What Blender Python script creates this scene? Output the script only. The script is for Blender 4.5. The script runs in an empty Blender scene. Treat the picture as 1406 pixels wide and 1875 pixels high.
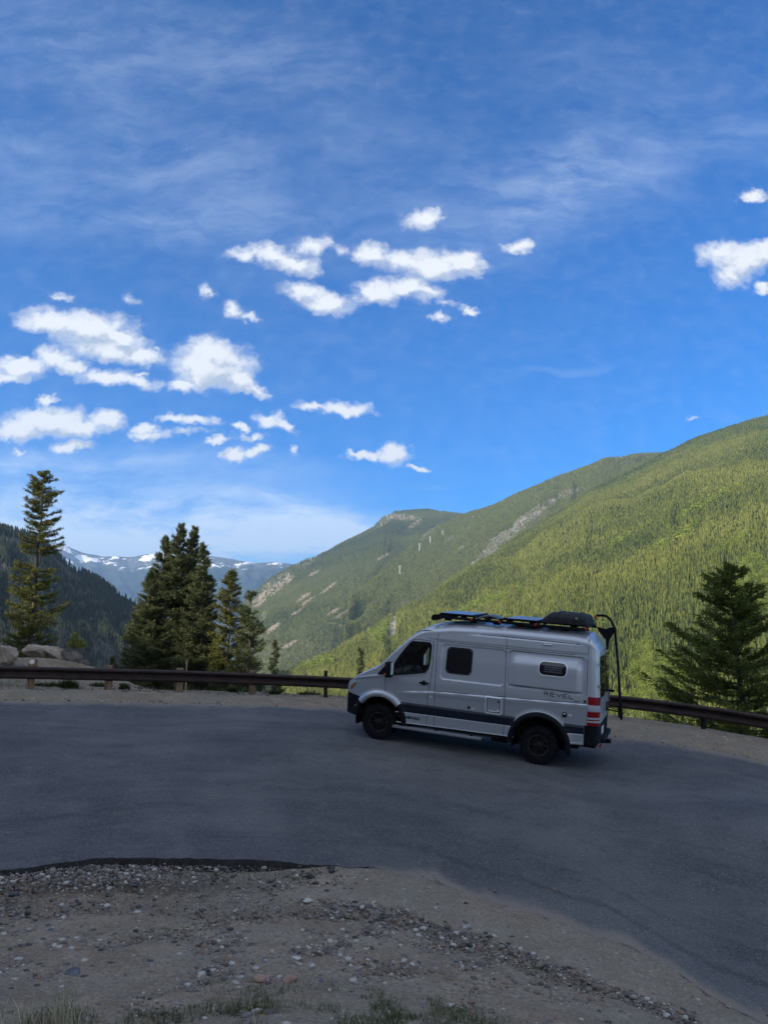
import bpy, bmesh, math, random
import numpy as np
from mathutils import Vector, Matrix, Euler
R = math.radians
random.seed(7); RNG = np.random.default_rng(11)
scene = bpy.context.scene
COL = scene.collection

# ---------------------------------------------------------------- camera
PITCH = R(8.6); CAMZ = 1.6
cam_d = bpy.data.cameras.new("camera"); cam = bpy.data.objects.new("camera", cam_d); COL.objects.link(cam)
cam.location = (0, 0, CAMZ); cam.rotation_euler = (R(90) + PITCH, 0, 0)
cam_d.sensor_fit = 'VERTICAL'; cam_d.sensor_height = 36.0; cam_d.lens = 36.0 * 1408.0 / 1875.0
cam_d.clip_start = 0.1; cam_d.clip_end = 60000
scene.camera = cam

# ---------------------------------------------------------------- exposure
scene.view_settings.view_transform = 'Standard'; scene.view_settings.look = 'None'
scene.view_settings.gamma = 1.0; scene.view_settings.exposure = 0.85
scene.view_settings.use_curve_mapping = False
scene.cycles.max_bounces = 6; scene.cycles.diffuse_bounces = 3; scene.cycles.glossy_bounces = 3
scene.cycles.transparent_max_bounces = 12; scene.cycles.volume_bounces = 0
scene.cycles.caustics_reflective = False; scene.cycles.caustics_refractive = False

# sun: low evening light from the left and a little behind the photographer
SUN_EL = 25.0
SH = Vector((0.86, 0.51)).normalized()            # horizontal travel direction of the light
sun_d = bpy.data.lights.new("sun", 'SUN'); sun = bpy.data.objects.new("sun", sun_d); COL.objects.link(sun)
sun_d.energy = 4.6; sun_d.angle = R(0.5); sun_d.color = (1.0, 0.90, 0.74)
ldir = Vector((SH.x * math.cos(R(SUN_EL)), SH.y * math.cos(R(SUN_EL)), -math.sin(R(SUN_EL))))
sun.rotation_euler = ldir.to_track_quat('-Z', 'Y').to_euler()
sun.location = (-40, -30, 60)
SUN_AZ = math.atan2(-SH.x, -SH.y)                 # azimuth of the sun, clockwise from +Y

def raydir(u, v):
    a = (u - 703) / 1408.0; b = (937.5 - v) / 1408.0
    return (a, math.cos(PITCH) - b * math.sin(PITCH), math.sin(PITCH) + b * math.cos(PITCH))
def pt(u, v, Y):
    d = raydir(u, v); t = Y / d[1]
    return (d[0] * t, Y, CAMZ + d[2] * t)
def proj(P):
    P = np.asarray(P, float); z = P[..., 2] - CAMZ
    Yc = P[..., 1] * math.cos(PITCH) + z * math.sin(PITCH); Vc = -P[..., 1] * math.sin(PITCH) + z * math.cos(PITCH)
    Yc = np.maximum(Yc, 1e-3)
    return 703 + 1408 * P[..., 0] / Yc, 937.5 - 1408 * Vc / Yc

# ---------------------------------------------------------------- node helper
class NT:
    def __init__(s, tree): s.t = tree; s.n = tree.nodes; s.l = tree.links
    def add(s, kind, props=None, **ins):
        nd = s.n.new(kind)
        for k, v in (props or {}).items(): setattr(nd, k, v)
        for k, v in ins.items():
            key = int(k[1:]) if k[0] == 'i' and k[1:].isdigit() else k.replace('_', ' ')
            s.set(nd.inputs[key], v)
        return nd
    def set(s, sock, v):
        if isinstance(v, bpy.types.NodeSocket): s.l.new(v, sock)
        elif isinstance(v, bpy.types.Node): s.l.new(v.outputs[0], sock)
        else: sock.default_value = v
    def math(s, op, a, b=None, c=None, clamp=False):
        nd = s.n.new('ShaderNodeMath'); nd.operation = op; nd.use_clamp = clamp
        for i, v in enumerate((a, b, c)):
            if v is not None: s.set(nd.inputs[i], v)
        return nd.outputs[0]
    def vmath(s, op, a, b=None, scale=None):
        nd = s.n.new('ShaderNodeVectorMath'); nd.operation = op
        s.set(nd.inputs[0], a)
        if b is not None: s.set(nd.inputs[1], b)
        if scale is not None: s.set(nd.inputs['Scale'], scale)
        return nd.outputs[1] if op in ('LENGTH', 'DOT_PRODUCT', 'DISTANCE') else nd.outputs[0]
    def mix(s, f, a, b, mode='MIX'):
        nd = s.n.new('ShaderNodeMix'); nd.data_type = 'RGBA'; nd.blend_type = mode
        s.set(nd.inputs[0], f); s.set(nd.inputs[6], a); s.set(nd.inputs[7], b)
        return nd.outputs[2]
    def noise(s, vec, scale, detail=4, rough=0.55, dist=0.0, col=False):
        nd = s.n.new('ShaderNodeTexNoise'); s.set(nd.inputs['Vector'], vec)
        nd.inputs['Scale'].default_value = scale; nd.inputs['Detail'].default_value = detail
        nd.inputs['Roughness'].default_value = rough; nd.inputs['Distortion'].default_value = dist
        return nd.outputs[1] if col else nd.outputs[0]
    def step(s, v, lo, hi, smooth=True):
        nd = s.n.new('ShaderNodeMapRange'); nd.interpolation_type = 'SMOOTHSTEP' if smooth else 'LINEAR'
        s.set(nd.inputs[0], v); nd.inputs[1].default_value = lo; nd.inputs[2].default_value = hi
        return nd.outputs[0]
    def map(s, vec, loc=(0, 0, 0), rot=(0, 0, 0), scale=(1, 1, 1), kind='POINT'):
        nd = s.n.new('ShaderNodeMapping'); nd.vector_type = kind; s.set(nd.inputs[0], vec)
        nd.inputs[1].default_value = loc; nd.inputs[2].default_value = rot; nd.inputs[3].default_value = scale
        return nd.outputs[0]

# ---------------------------------------------------------------- world: Nishita sky + clouds by direction
world = bpy.data.worlds.new("World"); scene.world = world; world.use_nodes = True
wt = NT(world.node_tree); wt.n.clear()
def sky_uv(u, v):
    d = raydir(u, v); return (d[0] / d[1], d[2] / d[1])
CUM = [  # u, v, half width, half height, rotation(deg, clockwise), strength
 (95,588,70,26,6,1),(160,600,95,34,5,1),(215,618,60,24,14,1),(195,640,80,24,8,1),(245,650,52,20,8,1),
 (40,672,58,20,0,1),(100,655,44,24,0,.95),(15,690,55,12,0,.9),(130,672,34,16,0,.85),
 (195,692,58,16,0,1),(245,700,52,13,10,.9),(262,684,20,7,-10,.7),
 (386,672,84,44,6,1.1),(392,648,58,34,4,1.1),(436,690,48,24,24,1.0),(462,714,36,13,8,.85),(334,708,34,13,-5,.8),
 (88,733,24,10,-5,.95),(85,772,82,30,0,1.1),(40,785,55,26,0,1),(195,770,44,20,0,1),(140,783,70,20,0,1),(130,819,44,12,0,.95),(33,829,14,7,0,.7),
 (320,766,40,9,0,.9),(360,769,50,10,4,.85),(268,786,28,13,0,.85),(275,797,42,9,0,.8),(345,790,40,8,0,.65),
 (492,769,32,14,12,.95),(520,781,26,12,20,.9),(442,783,17,10,0,.9),(402,806,32,8,-8,.85),(466,799,24,8,-5,.8),
 (430,834,24,14,-12,.95),(468,825,32,10,-8,.9),(543,826,9,9,0,.6),(570,742,38,10,5,.8),(632,749,52,14,3,1),
 (722,836,34,22,-8,1.1),(668,831,42,10,-3,.9),(771,861,20,6,-3,.8),
 (450,462,44,16,0,.72),(500,470,58,22,12,.85),(540,482,48,20,25,.88),(572,452,38,20,-15,.8),(430,565,22,18,25,.7),(455,580,18,10,30,.6),
 (380,535,18,14,20,.58),(560,535,56,18,14,.85),(600,552,50,22,10,.98),(630,460,24,12,20,.5),
 (680,466,36,24,0,.85),(735,478,48,22,8,.95),(790,488,60,30,5,1),(845,480,50,26,10,1),(690,535,48,26,-10,1),(745,525,48,22,-5,1),(785,535,34,18,10,.8),
 (803,583,24,11,-8,.75),(860,572,22,8,10,.8),(815,558,26,8,10,.5),(775,402,44,17,-14,.92),(950,451,34,13,-12,.95),
 (1320,462,44,24,-15,.9),(1358,478,56,34,-10,1.05),(1335,505,38,24,15,.9),(1400,465,40,24,0,1),(1380,360,30,12,-5,.9),(1400,530,22,11,-5,.85),
 (118,540,26,9,15,.55),(240,550,18,12,35,.55),(1269,768,14,6,-12,.5)]
CIR = [(210,80,420,130,8,.75),(60,290,240,80,12,.75),(330,290,230,90,30,.75),(150,400,380,60,2,.8),(520,130,240,120,20,.35),(420,420,360,60,0,.4),
 (1080,300,420,100,-24,.85),(980,370,260,80,-32,.6),(1110,115,230,70,-5,.5),(700,320,480,150,0,.4),(1390,240,90,60,0,.5),(430,500,120,50,0,.4),
 (100,900,540,95,2,2.6),(330,940,380,56,4,1.8),(120,985,560,80,0,2.8),(470,975,340,34,3,2.0),(350,845,420,26,3,.6),(600,640,120,22,15,.28),
 (1040,690,60,10,0,.5),(1058,756,40,7,0,.5),(1140,758,50,6,4,.3),(765,892,70,8,0,.5),(60,850,200,24,0,.6)]
grp = bpy.data.node_groups.new("cloud field", 'ShaderNodeTree')
grp.interface.new_socket("Vector", in_out='INPUT', socket_type='NodeSocketVector')
grp.interface.new_socket("Field", in_out='OUTPUT', socket_type='NodeSocketFloat')
g = NT(grp); gi = g.n.new('NodeGroupInput'); go = g.n.new('NodeGroupOutput')
pv = gi.outputs[0]
w1 = g.vmath('SUBTRACT', g.noise(pv, 26, 3, .6, col=True), (.5, .5, .5))
w2 = g.vmath('SUBTRACT', g.noise(pv, 70, 6, .58, col=True), (.5, .5, .5))
pw = g.vmath('ADD', g.vmath('ADD', pv, g.vmath('MULTIPLY', w1, (.040, .024, 0))), g.vmath('MULTIPLY', w2, (.030, .020, 0)))
acc = None
for (u, v, a, b, rot, st) in CUM:
    s0, t0 = sky_uv(u, v); sx = sky_uv(u + a, v)[0] - s0; sy = sky_uv(u, v - b)[1] - t0
    m = g.map(pw, (s0, t0, 0), (0, 0, -R(rot)), (sx * 1.35, sy * 1.35, 1), 'TEXTURE')
    gr = g.n.new('ShaderNodeTexGradient'); gr.gradient_type = 'SPHERICAL'; g.l.new(m, gr.inputs[0])
    val = g.math('MULTIPLY', gr.outputs[1], st)
    if acc is None: acc = val
    else:
        nd = g.n.new('ShaderNodeMath'); nd.operation = 'SMOOTH_MAX'; g.l.new(acc, nd.inputs[0]); g.l.new(val, nd.inputs[1]); nd.inputs[2].default_value = .12
        acc = nd.outputs[0]
n3 = g.noise(g.map(pw, scale=(.8, 1.3, 1)), 42, 9, .60)
n4 = g.noise(pv, 20, 3, .5)
fld = g.math('ADD', acc, g.math('MULTIPLY', g.math('MULTIPLY_ADD', n3, .70, -.35), g.step(acc, .02, .22)))
fld = g.math('ADD', fld, g.math('MULTIPLY', g.math('MULTIPLY_ADD', n4, .40, -.20), g.step(acc, .02, .22)))
g.l.new(fld, go.inputs[0])

tc = wt.n.new('ShaderNodeTexCoord'); sep = wt.add('ShaderNodeSeparateXYZ', None, i0=tc.outputs['Generated'])
yy = wt.math('MAXIMUM', sep.outputs[1], .02)
s_ = wt.math('DIVIDE', sep.outputs[0], yy); t_ = wt.math('DIVIDE', sep.outputs[2], yy)
P0 = wt.add('ShaderNodeCombineXYZ', None, i0=s_, i1=t_).outputs[0]
front = wt.step(sep.outputs[1], .02, .2)
def fieldnode(vec):
    nd = wt.n.new('ShaderNodeGroup'); nd.node_tree = grp; wt.l.new(vec, nd.inputs[0]); return nd.outputs[0]
f0 = fieldnode(P0); f1 = fieldnode(wt.vmath('ADD', P0, (-.010, .018, 0)))
dens = wt.math('MULTIPLY', wt.math('POWER', wt.step(f0, .0, .72), 1.25), front)
lit = wt.step(wt.math('SUBTRACT', f0, f1), -.34, .24)           # brighter towards the sun, greyer underneath
thick = wt.step(f0, .22, .62)
ccol = wt.mix(wt.math('MULTIPLY', wt.math('SUBTRACT', 1.0, lit), thick), (.555, .57, .59, 1), (.31, .355, .43, 1))
# cirrus veils
warp = wt.vmath('SCALE', wt.vmath('SUBTRACT', wt.noise(P0, 3.2, 4, .6, col=True), (.5, .5, .5)), scale=wt.math('MULTIPLY_ADD', wt.step(t_, .06, .34), .8, .2))
Pc = wt.vmath('ADD', P0, wt.vmath('MULTIPLY', warp, (.24, .14, 0)))
acc = None
for (u, v, a, b, rot, st) in CIR:
    s0, t0 = sky_uv(u, v); sx = sky_uv(u + a, v)[0] - s0; sy = sky_uv(u, v - b)[1] - t0
    sft = wt.vmath('ADD', P0, wt.vmath('MULTIPLY', warp, (.30, .17, 0)))
    m = wt.map(sft, (s0, t0, 0), (0, 0, -R(rot)), (sx * 1.3, sy * 1.3, 1), 'TEXTURE')
    gr = wt.n.new('ShaderNodeTexGradient'); gr.gradient_type = 'SPHERICAL'; wt.l.new(m, gr.inputs[0])
    val = wt.math('MULTIPLY', wt.step(gr.outputs[1], 0, .9), st)
    acc = val if acc is None else wt.math('ADD', acc, val)
st1 = wt.noise(wt.map(Pc, scale=(2.2, 10, 1), rot=(0, 0, R(14))), 2.0, 9, .68)
st2 = wt.noise(wt.map(Pc, scale=(3.2, 8, 1), rot=(0, 0, R(-35))), 2.9, 9, .66)
tex = wt.math('ADD', wt.math('MULTIPLY', wt.step(st1, .32, .72), .65), wt.math('MULTIPLY', wt.step(st2, .38, .72), .5))
veil = wt.math('MULTIPLY', wt.math('MINIMUM', acc, 2.2), wt.math('MULTIPLY_ADD', tex, .92, .05))
low = wt.step(t_, .20, .05)                                      # the low bank near the horizon is thicker
veil = wt.math('MULTIPLY', wt.math('MULTIPLY', veil, wt.math('MULTIPLY_ADD', low, 1.31, .24)), front)
veil = wt.math('MINIMUM', veil, .86)
sky = wt.n.new('ShaderNodeTexSky'); sky.sky_type = 'NISHITA'; sky.sun_disc = False
sky.sun_elevation = R(SUN_EL); sky.sun_rotation = SUN_AZ
sky.altitude = 3000; sky.air_density = 1.0; sky.dust_density = 0.3; sky.ozone_density = 2.5
hs = wt.add('ShaderNodeHueSaturation', None, Color=sky.outputs[0]); hs.inputs['Saturation'].default_value = 1.54; hs.inputs['Value'].default_value = 1.0
skyc = wt.mix(1.0, hs.outputs[0], (.68, .90, 1.08, 1), 'MULTIPLY')
SKY_K = 9.0
c1 = wt.mix(veil, skyc, (.50 * SKY_K, .59 * SKY_K, .70 * SKY_K, 1))
c2 = wt.mix(dens, c1, wt.vmath('SCALE', ccol, scale=SKY_K))
# unseen bright cloud added overhead and behind the photographer to fill the shade
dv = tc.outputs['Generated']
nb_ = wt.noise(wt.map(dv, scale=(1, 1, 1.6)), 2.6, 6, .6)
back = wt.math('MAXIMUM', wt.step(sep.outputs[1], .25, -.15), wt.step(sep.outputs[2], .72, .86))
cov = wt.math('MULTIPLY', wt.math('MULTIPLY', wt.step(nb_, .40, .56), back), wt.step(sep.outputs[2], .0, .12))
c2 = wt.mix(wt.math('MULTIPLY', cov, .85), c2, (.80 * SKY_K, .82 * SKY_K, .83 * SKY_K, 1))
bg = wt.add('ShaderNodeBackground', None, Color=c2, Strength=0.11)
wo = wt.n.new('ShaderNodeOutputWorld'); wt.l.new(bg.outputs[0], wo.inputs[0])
world.cycles.sampling_method = 'MANUAL'; world.cycles.sample_map_resolution = 512

# ---------------------------------------------------------------- object helpers
def tag(o, label=None, cat=None, group=None, kind=None):
    if label: o['label'] = label
    if cat: o['category'] = cat
    if group: o['group'] = group
    if kind: o['kind'] = kind
    return o
def link(name, me, parent=None, mat=None):
    o = bpy.data.objects.new(name, me); COL.objects.link(o)
    if parent: o.parent = parent
    if mat:
        if isinstance(mat, (list, tuple)):
            for m in mat: me.materials.append(m)
        else: me.materials.append(mat)
    return o
def empty(name, loc=(0, 0, 0), rot=(0, 0, 0)):
    o = bpy.data.objects.new(name, None); COL.objects.link(o); o.location = loc; o.rotation_euler = rot
    o.empty_display_size = .3; return o
def npmesh(name, V, F, smooth=False, attrs=None):
    """V (n,3); F (m,3) or (m,4) int array"""
    V = np.asarray(V, np.float32); F = np.asarray(F, np.int32); k = F.shape[1]
    me = bpy.data.meshes.new(name)
    me.vertices.add(len(V)); me.vertices.foreach_set('co', V.ravel())
    me.loops.add(F.size); me.loops.foreach_set('vertex_index', F.ravel())
    me.polygons.add(len(F)); me.polygons.foreach_set('loop_start', np.arange(0, F.size, k, dtype=np.int32))
    if smooth: me.polygons.foreach_set('use_smooth', np.ones(len(F), bool))
    for nm, arr in (attrs or {}).items():
        a = me.attributes.new(nm, 'FLOAT', 'POINT'); a.data.foreach_set('value', np.asarray(arr, np.float32))
    me.update(calc_edges=True); me.validate() if False else None
    return me
def pymesh(name, V, F, smooth=False):
    me = bpy.data.meshes.new(name); me.from_pydata([tuple(v) for v in V], [], F)
    if smooth: me.polygons.foreach_set('use_smooth', [True] * len(me.polygons))
    me.update(); return me
def grid_faces(nr, nc):
    i = np.arange(nr - 1)[:, None] * nc + np.arange(nc - 1)[None, :]
    return np.stack([i, i + 1, i + nc + 1, i + nc], -1).reshape(-1, 4)

def _hash(ix, iy, seed):
    h = (ix.astype(np.int64) * 374761393 + iy.astype(np.int64) * 668265263 + seed * 1274126177) & 0xffffffff
    h = ((h ^ (h >> 13)) * 1274126177) & 0xffffffff
    return ((h ^ (h >> 16)) & 0xffff) / 65535.0
def vnoise(x, y, seed=0):
    x = np.asarray(x, float); y = np.asarray(y, float)
    ix = np.floor(x).astype(np.int64); iy = np.floor(y).astype(np.int64); fx = x - ix; fy = y - iy
    fx = fx * fx * (3 - 2 * fx); fy = fy * fy * (3 - 2 * fy)
    a = _hash(ix, iy, seed); b = _hash(ix + 1, iy, seed); c = _hash(ix, iy + 1, seed); d = _hash(ix + 1, iy + 1, seed)
    return (a + (b - a) * fx) * (1 - fy) + (c + (d - c) * fx) * fy
def fbm(x, y, seed=0, octv=5, gain=.5):
    s = 0; a = 1; t = 0
    for k in range(octv):
        s = s + a * (vnoise(x * 2 ** k + 17.3 * k, y * 2 ** k + 9.1 * k, seed + k) - .5); t += a; a *= gain
    return s / t * 2      # about -1..1
def sstep(x, a, b):
    t = np.clip((np.asarray(x, float) - a) / (b - a), 0, 1); return t * t * (3 - 2 * t)

# ---------------------------------------------------------------- materials
def material(name, base=(.5, .5, .5), rough=.6, metal=0.0, spec=.5, coat=0.0):
    m = bpy.data.materials.new(name); m.use_nodes = True; t = NT(m.node_tree)
    b = t.n['Principled BSDF']; b.inputs['Base Color'].default_value = (*base, 1); b.inputs['Roughness'].default_value = rough
    b.inputs['Metallic'].default_value = metal; b.inputs['Specular IOR Level'].default_value = spec; b.inputs['Coat Weight'].default_value = coat
    return m, t, b
def objco(t): return t.n.new('ShaderNodeTexCoord').outputs['Object']
def bump(t, b, h, strength=.5, dist=.01):
    nd = t.add('ShaderNodeBump', None, Height=h); nd.inputs['Strength'].default_value = strength; nd.inputs['Distance'].default_value = dist
    t.l.new(nd.outputs[0], b.inputs['Normal'])
def rough_mat(name, c1, c2, scale=6, rough=.8, metal=0, bumpd=.004, spec=.4, lo=.35, hi=.65):
    m, t, b = material(name, c1, rough, metal, spec); co = objco(t)
    n = t.noise(co, scale, 5, .6)
    t.l.new(t.mix(t.step(n, lo, hi), (*c1, 1), (*c2, 1)), b.inputs['Base Color'])
    if bumpd: bump(t, b, t.noise(co, scale * 5, 4, .6), .6, bumpd)
    return m
def attr(t, nm):
    a = t.n.new('ShaderNodeAttribute'); a.attribute_name = nm; return a.outputs['Fac']

# ================================================================ GROUND (shape from a thin plate through surveyed points)
VAN_LOC = Vector((0.218, 19.077, -0.869)); VAN_ROT = Euler((R(3.03), R(5.034), R(-21.996)), 'XYZ')
VM = Matrix.Translation(VAN_LOC) @ VAN_ROT.to_matrix().to_4x4()
ctl = [tuple(VM @ Vector(p)) for p in ((0, -.9, 0), (0, .9, 0), (3.665, -.9, 0), (3.665, .9, 0), (1.8, 0, 0), (-1.5, -2, 0), (5.5, -2, 0), (1.8, -5, 0))]
RAIL = [(-260, 1262, 19.6), (-100, 1262, 20.5), (59, 1263, 21.3), (200, 1265, 22.2), (333, 1267, 23.0), (466, 1271.5, 23.5), (594, 1276.6, 23.7), (760, 1287, 23.5), (930, 1300, 22.9), (1138, 1315.6, 21.5), (1289, 1336.7, 20.4), (1406, 1357, 19.6), (1560, 1385, 18.6)]
railp = [pt(*r) for r in RAIL]; ctl += railp
NEAR = [(-150, 1612, 9.3), (0, 1597, 9.8), (100, 1583, 10.2), (200, 1572, 10.5), (300, 1569, 10.6), (430, 1574, 10.7), (560, 1583, 10.8), (700, 1590, 10.9), (850, 1635, 10.4), (950, 1665, 10.0), (1050, 1700, 9.6), (1130, 1725, 9.35), (1240, 1775, 8.8), (1290, 1820, 8.4), (1340, 1850, 8.1), (1406, 1885, 7.85)]
ctl += [pt(*r) for r in NEAR]
ctl += [pt(*r) for r in ((0, 1875, 6.0), (350, 1875, 6.1), (700, 1875, 6.3), (1000, 1875, 6.8), (1250, 1875, 7.4), (300, 1720, 8.1), (700, 1730, 8.3), (60, 1400, 14.2), (1350, 1500, 12.6))]
ctl += [(0, 0, 0), (-5, 0, .3), (5, 0, -.5), (0, 3, -.45), (-5, 3, -.2), (5, 3, -1.0), (0, -4, .9), (-8, -4, 1.2), (8, -4, -.2), (-16, 6, -.1), (-18, 14, .25), (14, 8, -2.7), (18, 12, -2.8), (14, 3, -2.6)]
ctl = np.array(ctl)
def tps_fit(P, lam):
    n = len(P); d = np.linalg.norm(P[:, None, :2] - P[None, :, :2], axis=2)
    K = np.where(d > 0, d * d * np.log(d + 1e-9), 0) + lam * np.eye(n)
    A = np.zeros((n + 3, n + 3)); A[:n, :n] = K; A[:n, n] = 1; A[:n, n + 1:] = P[:, :2]; A[n, :n] = 1; A[n + 1:, :n] = P[:, :2].T
    return np.linalg.solve(A, np.r_[P[:, 2], 0, 0, 0])
TW = tps_fit(ctl, .6)
RX = np.array([p[0] for p in railp]); RY = np.array([p[1] for p in railp]); RZ = np.array([p[2] for p in railp])
RX = np.r_[-60, RX, 60]; RY = np.r_[RY[0] - 9, RY, RY[-1] - 12]; RZ = np.r_[RZ[0] + .8, RZ, RZ[-1] - 1.2]
def rail_y(x): return np.interp(x, RX, RY)
def base_z(x, y):
    x = np.asarray(x, float); y = np.asarray(y, float); shp = np.broadcast(x, y).shape
    x = np.broadcast_to(x, shp).ravel(); y = np.broadcast_to(y, shp).ravel()
    xc = np.clip(x, -22, 20); yc = np.clip(y, -6, 26)
    out = np.empty(len(xc))
    for i in range(0, len(xc), 50000):
        d = np.hypot(xc[i:i + 50000, None] - ctl[None, :, 0], yc[i:i + 50000, None] - ctl[None, :, 1])
        out[i:i + 50000] = (d * d * np.log(d + 1e-9)) @ TW[:-3] + TW[-3] + TW[-2] * xc[i:i + 50000] + TW[-1] * yc[i:i + 50000]
    return out.reshape(shp)
def shadow_ridge(x, y):
    """the steep hillside behind the photographer: height of its crest, seen along the light"""
    al = x * SH.x + y * SH.y; q = x * SH.y - y * SH.x
    Hq = np.interp(q, [-150, -70, -37, -34, -31, -28, -25, -22, -19, -10, 60], [10, 23, 27.0, 28.0, 28.6, 28.4, 28.6, 33.5, 40, 42, 46])
    return al, q, Hq
def hill_add(x, y):
    al, q, Hq = shadow_ridge(x, y)
    t = sstep(-al, 9, 58)
    back = 1 - .55 * sstep(-al, 62, 190)
    return Hq * t * back
def ground_z(x, y):
    x = np.asarray(x, float); y = np.asarray(y, float)
    d = y - rail_y(x)
    zr = np.interp(x, RX, RZ)
    zin = base_z(x, np.minimum(y, rail_y(x)))
    n1 = fbm(x * .35, y * .35, 3, 4)
    # shelf behind the rail, then the slope down into the valley; a rocky mound on the left
    lefty = sstep(-x, 6.5, 9.5)
    shelf = .7 + 4.6 * lefty
    drop = np.where(d > shelf, -(d - shelf) * .62, 0)
    drop = np.where(d > 60, -(60 - shelf) * .62 - (d - 60) * .10, drop)
    mound = 0
    for (u, v, Y, sx, sy, h) in MOUNDS:
        cx = pt(u, v, Y)[0]; mound = mound + h * np.exp(-((x - cx) / sx) ** 2 - ((y - Y) / sy) ** 2)
    zo = zr + drop + mound * sstep(d, .4, 2.2) + n1 * .10 * sstep(d, .3, 2)
    z = np.where(d > 0, zo, zin + n1 * .0)
    return z + hill_add(x, y)
MOUNDS = [(-90, 1180, 26.0, 2.6, 1.9, .60), (60, 1190, 26.6, 2.0, 1.5, .50), (140, 1200, 26.6, 1.4, 1.2, .22)]
NX = np.array([pt(*r)[0] for r in NEAR]); NY = np.array([pt(*r)[1] for r in NEAR])
NX = np.r_[-30, -14, NX, 6.5, 9.0, 12, 18]; NY = np.r_[5.0, 8.2, NY, 5.5, 3.2, .5, -4]
FARE = [(-300, 1287, 19.2), (0, 1289, 19.4), (150, 1289, 20.3), (300, 1290, 20.9), (450, 1291, 21.5), (600, 1294, 21.9), (760, 1304, 21.8), (930, 1318, 21.1), (1113, 1336, 19.7), (1230, 1349, 18.8), (1330, 1368, 18.1), (1406, 1388, 17.3)]
FX = np.array([pt(*r)[0] for r in FARE]); FY = np.array([pt(*r)[1] for r in FARE])
FX = np.r_[-30, FX, 16, 30]; FY = np.r_[FY[0] - 2.8, FY, 13.5, 2.0]

def near_edge(x): return np.interp(x, NX, NY)
def lip(x): return .15 * sstep(-x, .6, 2.0) + .0       # broken asphalt edge stands proud on the left

# ---- local ground sheet
def axis(a, b, fine0, fine1, step, grow=1.18):
    xs = list(np.arange(fine0, fine1, step)); s = step; x = fine0
    while x > a: s *= grow; x -= s; xs.insert(0, x)
    s = step; x = xs[-1]
    while x < b: s *= grow; x += s; xs.append(x)
    return np.array(xs)
gx = axis(-420, 420, -12, 13, .11, 1.12); gy = axis(-260, 520, 5.0, 31, .11, 1.12)
X, Y = np.meshgrid(gx, gy)
Z = ground_z(X, Y)
dn = Y - near_edge(X)                                     # >0 inside the road
fr = fbm(X * 1.7, Y * 1.7, 21, 5)
dirt = (dn < .3) & (Y > -2)
relief = .030 * fr + .020 * fbm(X * 5, Y * 5, 5, 3)
ruts = -.035 * np.exp(-((dn + 1.55 + .15 * fbm(X * .5, X * .1, 8, 2)) / .28) ** 2) + .02 * np.exp(-((dn + 1.05) / .2) ** 2)
fd = Y - np.interp(X, FX, FY)
inroad = sstep(dn, -.02, .12) * sstep(-fd, -.02, .15)
relief = relief * np.maximum(sstep(-dn, -.02, .6), sstep(-X, .6, 2))
Z = Z + (relief + ruts * (np.abs(X) < 9)) * (1 - inroad) * (Y < rail_y(X) + 3)
Z = Z - lip(X) * sstep(dn, -2.2, -.03) * (dn < 6) - .05 * inroad
Z = Z + (.020 + .012 * fbm(X * 3, Y * 3, 15, 3)) * (1 - inroad) * sstep(X, -.5, .6) * sstep(dn, -1.5, -.2)
wn = .25 * fbm(X * .45, Y * .2, 8, 3); rut = np.clip(np.exp(-((dn + 1.15 + wn) / .22) ** 2) + .8 * np.exp(-((dn + 2.3 + wn * 1.4) / .26) ** 2) * sstep(X, -5, -1), 0, 1) * (np.abs(X) < 12) * (.55 + .5 * fbm(X * 2, Y * 2, 9, 4))
berm = .10 * np.exp(-((fd - .95) / .55) ** 2) * (1 + .8 * fr)
Z = Z + berm * (np.abs(X) < 30)
Vg = np.stack([X, Y, Z], -1).reshape(-1, 3)
def _grass(x, y):
    u, v = proj(np.stack([x, y, ground_z(x, y)], -1))
    return u, v
m_ground, t, b = material('dirt', (.2, .17, .14), .95, spec=.2)
co = objco(t)
big = t.noise(co, .35, 4, .6); mid = t.noise(co, 2.2, 6, .65); fin = t.noise(co, 22, 6, .7); peb = t.n.new('ShaderNodeTexVoronoi'); t.l.new(co, peb.inputs[0]); peb.inputs['Scale'].default_value = 34
peb2 = t.n.new('ShaderNodeTexVoronoi'); t.l.new(co, peb2.inputs[0]); peb2.inputs['Scale'].default_value = 15
c = t.mix(t.step(mid, .35, .68), (.185, .145, .102, 1), (.280, .226, .162, 1))
c = t.mix(t.step(big, .42, .66), c, (.205, .185, .140, 1))
c = t.mix(t.math('MULTIPLY', t.step(fin, .50, .72), .65), c, (.36, .31, .25, 1))
c = t.mix(t.math('MULTIPLY', t.step(fin, .46, .30), .6), c, (.07, .062, .055, 1))
sv = t.add('ShaderNodeSeparateColor', None, i0=peb.outputs['Color'])
c = t.mix(t.math('MULTIPLY', t.math('MULTIPLY', t.step(sv.outputs[0], .62, .9), t.step(peb.outputs['Distance'], .30, .18)), .8), c, (.36, .33, .30, 1))
c = t.mix(t.math('MULTIPLY', attr(t, 'rut'), t.step(mid, .25, .6)), c, (.235, .215, .17, 1))
t.l.new(c, b.inputs['Base Color'])
s2 = t.add('ShaderNodeSeparateColor', None, i0=peb2.outputs['Color']); pk2 = t.math('MULTIPLY', t.math('MULTIPLY', t.step(s2.outputs[0], .45, .5), t.step(peb2.outputs['Distance'], .42, .30)), t.step(mid, .38, .60))
pc = t.mix(s2.outputs[1], (.09, .08, .072, 1), (.34, .30, .25, 1))
c = t.mix(t.math('MULTIPLY', pk2, .8), c, pc); s3 = t.math('MULTIPLY', t.step(sv.outputs[1], .35, .4), t.step(peb.outputs['Distance'], .40, .28)); c = t.mix(t.math('MULTIPLY', s3, .75), c, t.mix(sv.outputs[2], (.08, .07, .062, 1), (.36, .32, .27, 1)))
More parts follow.
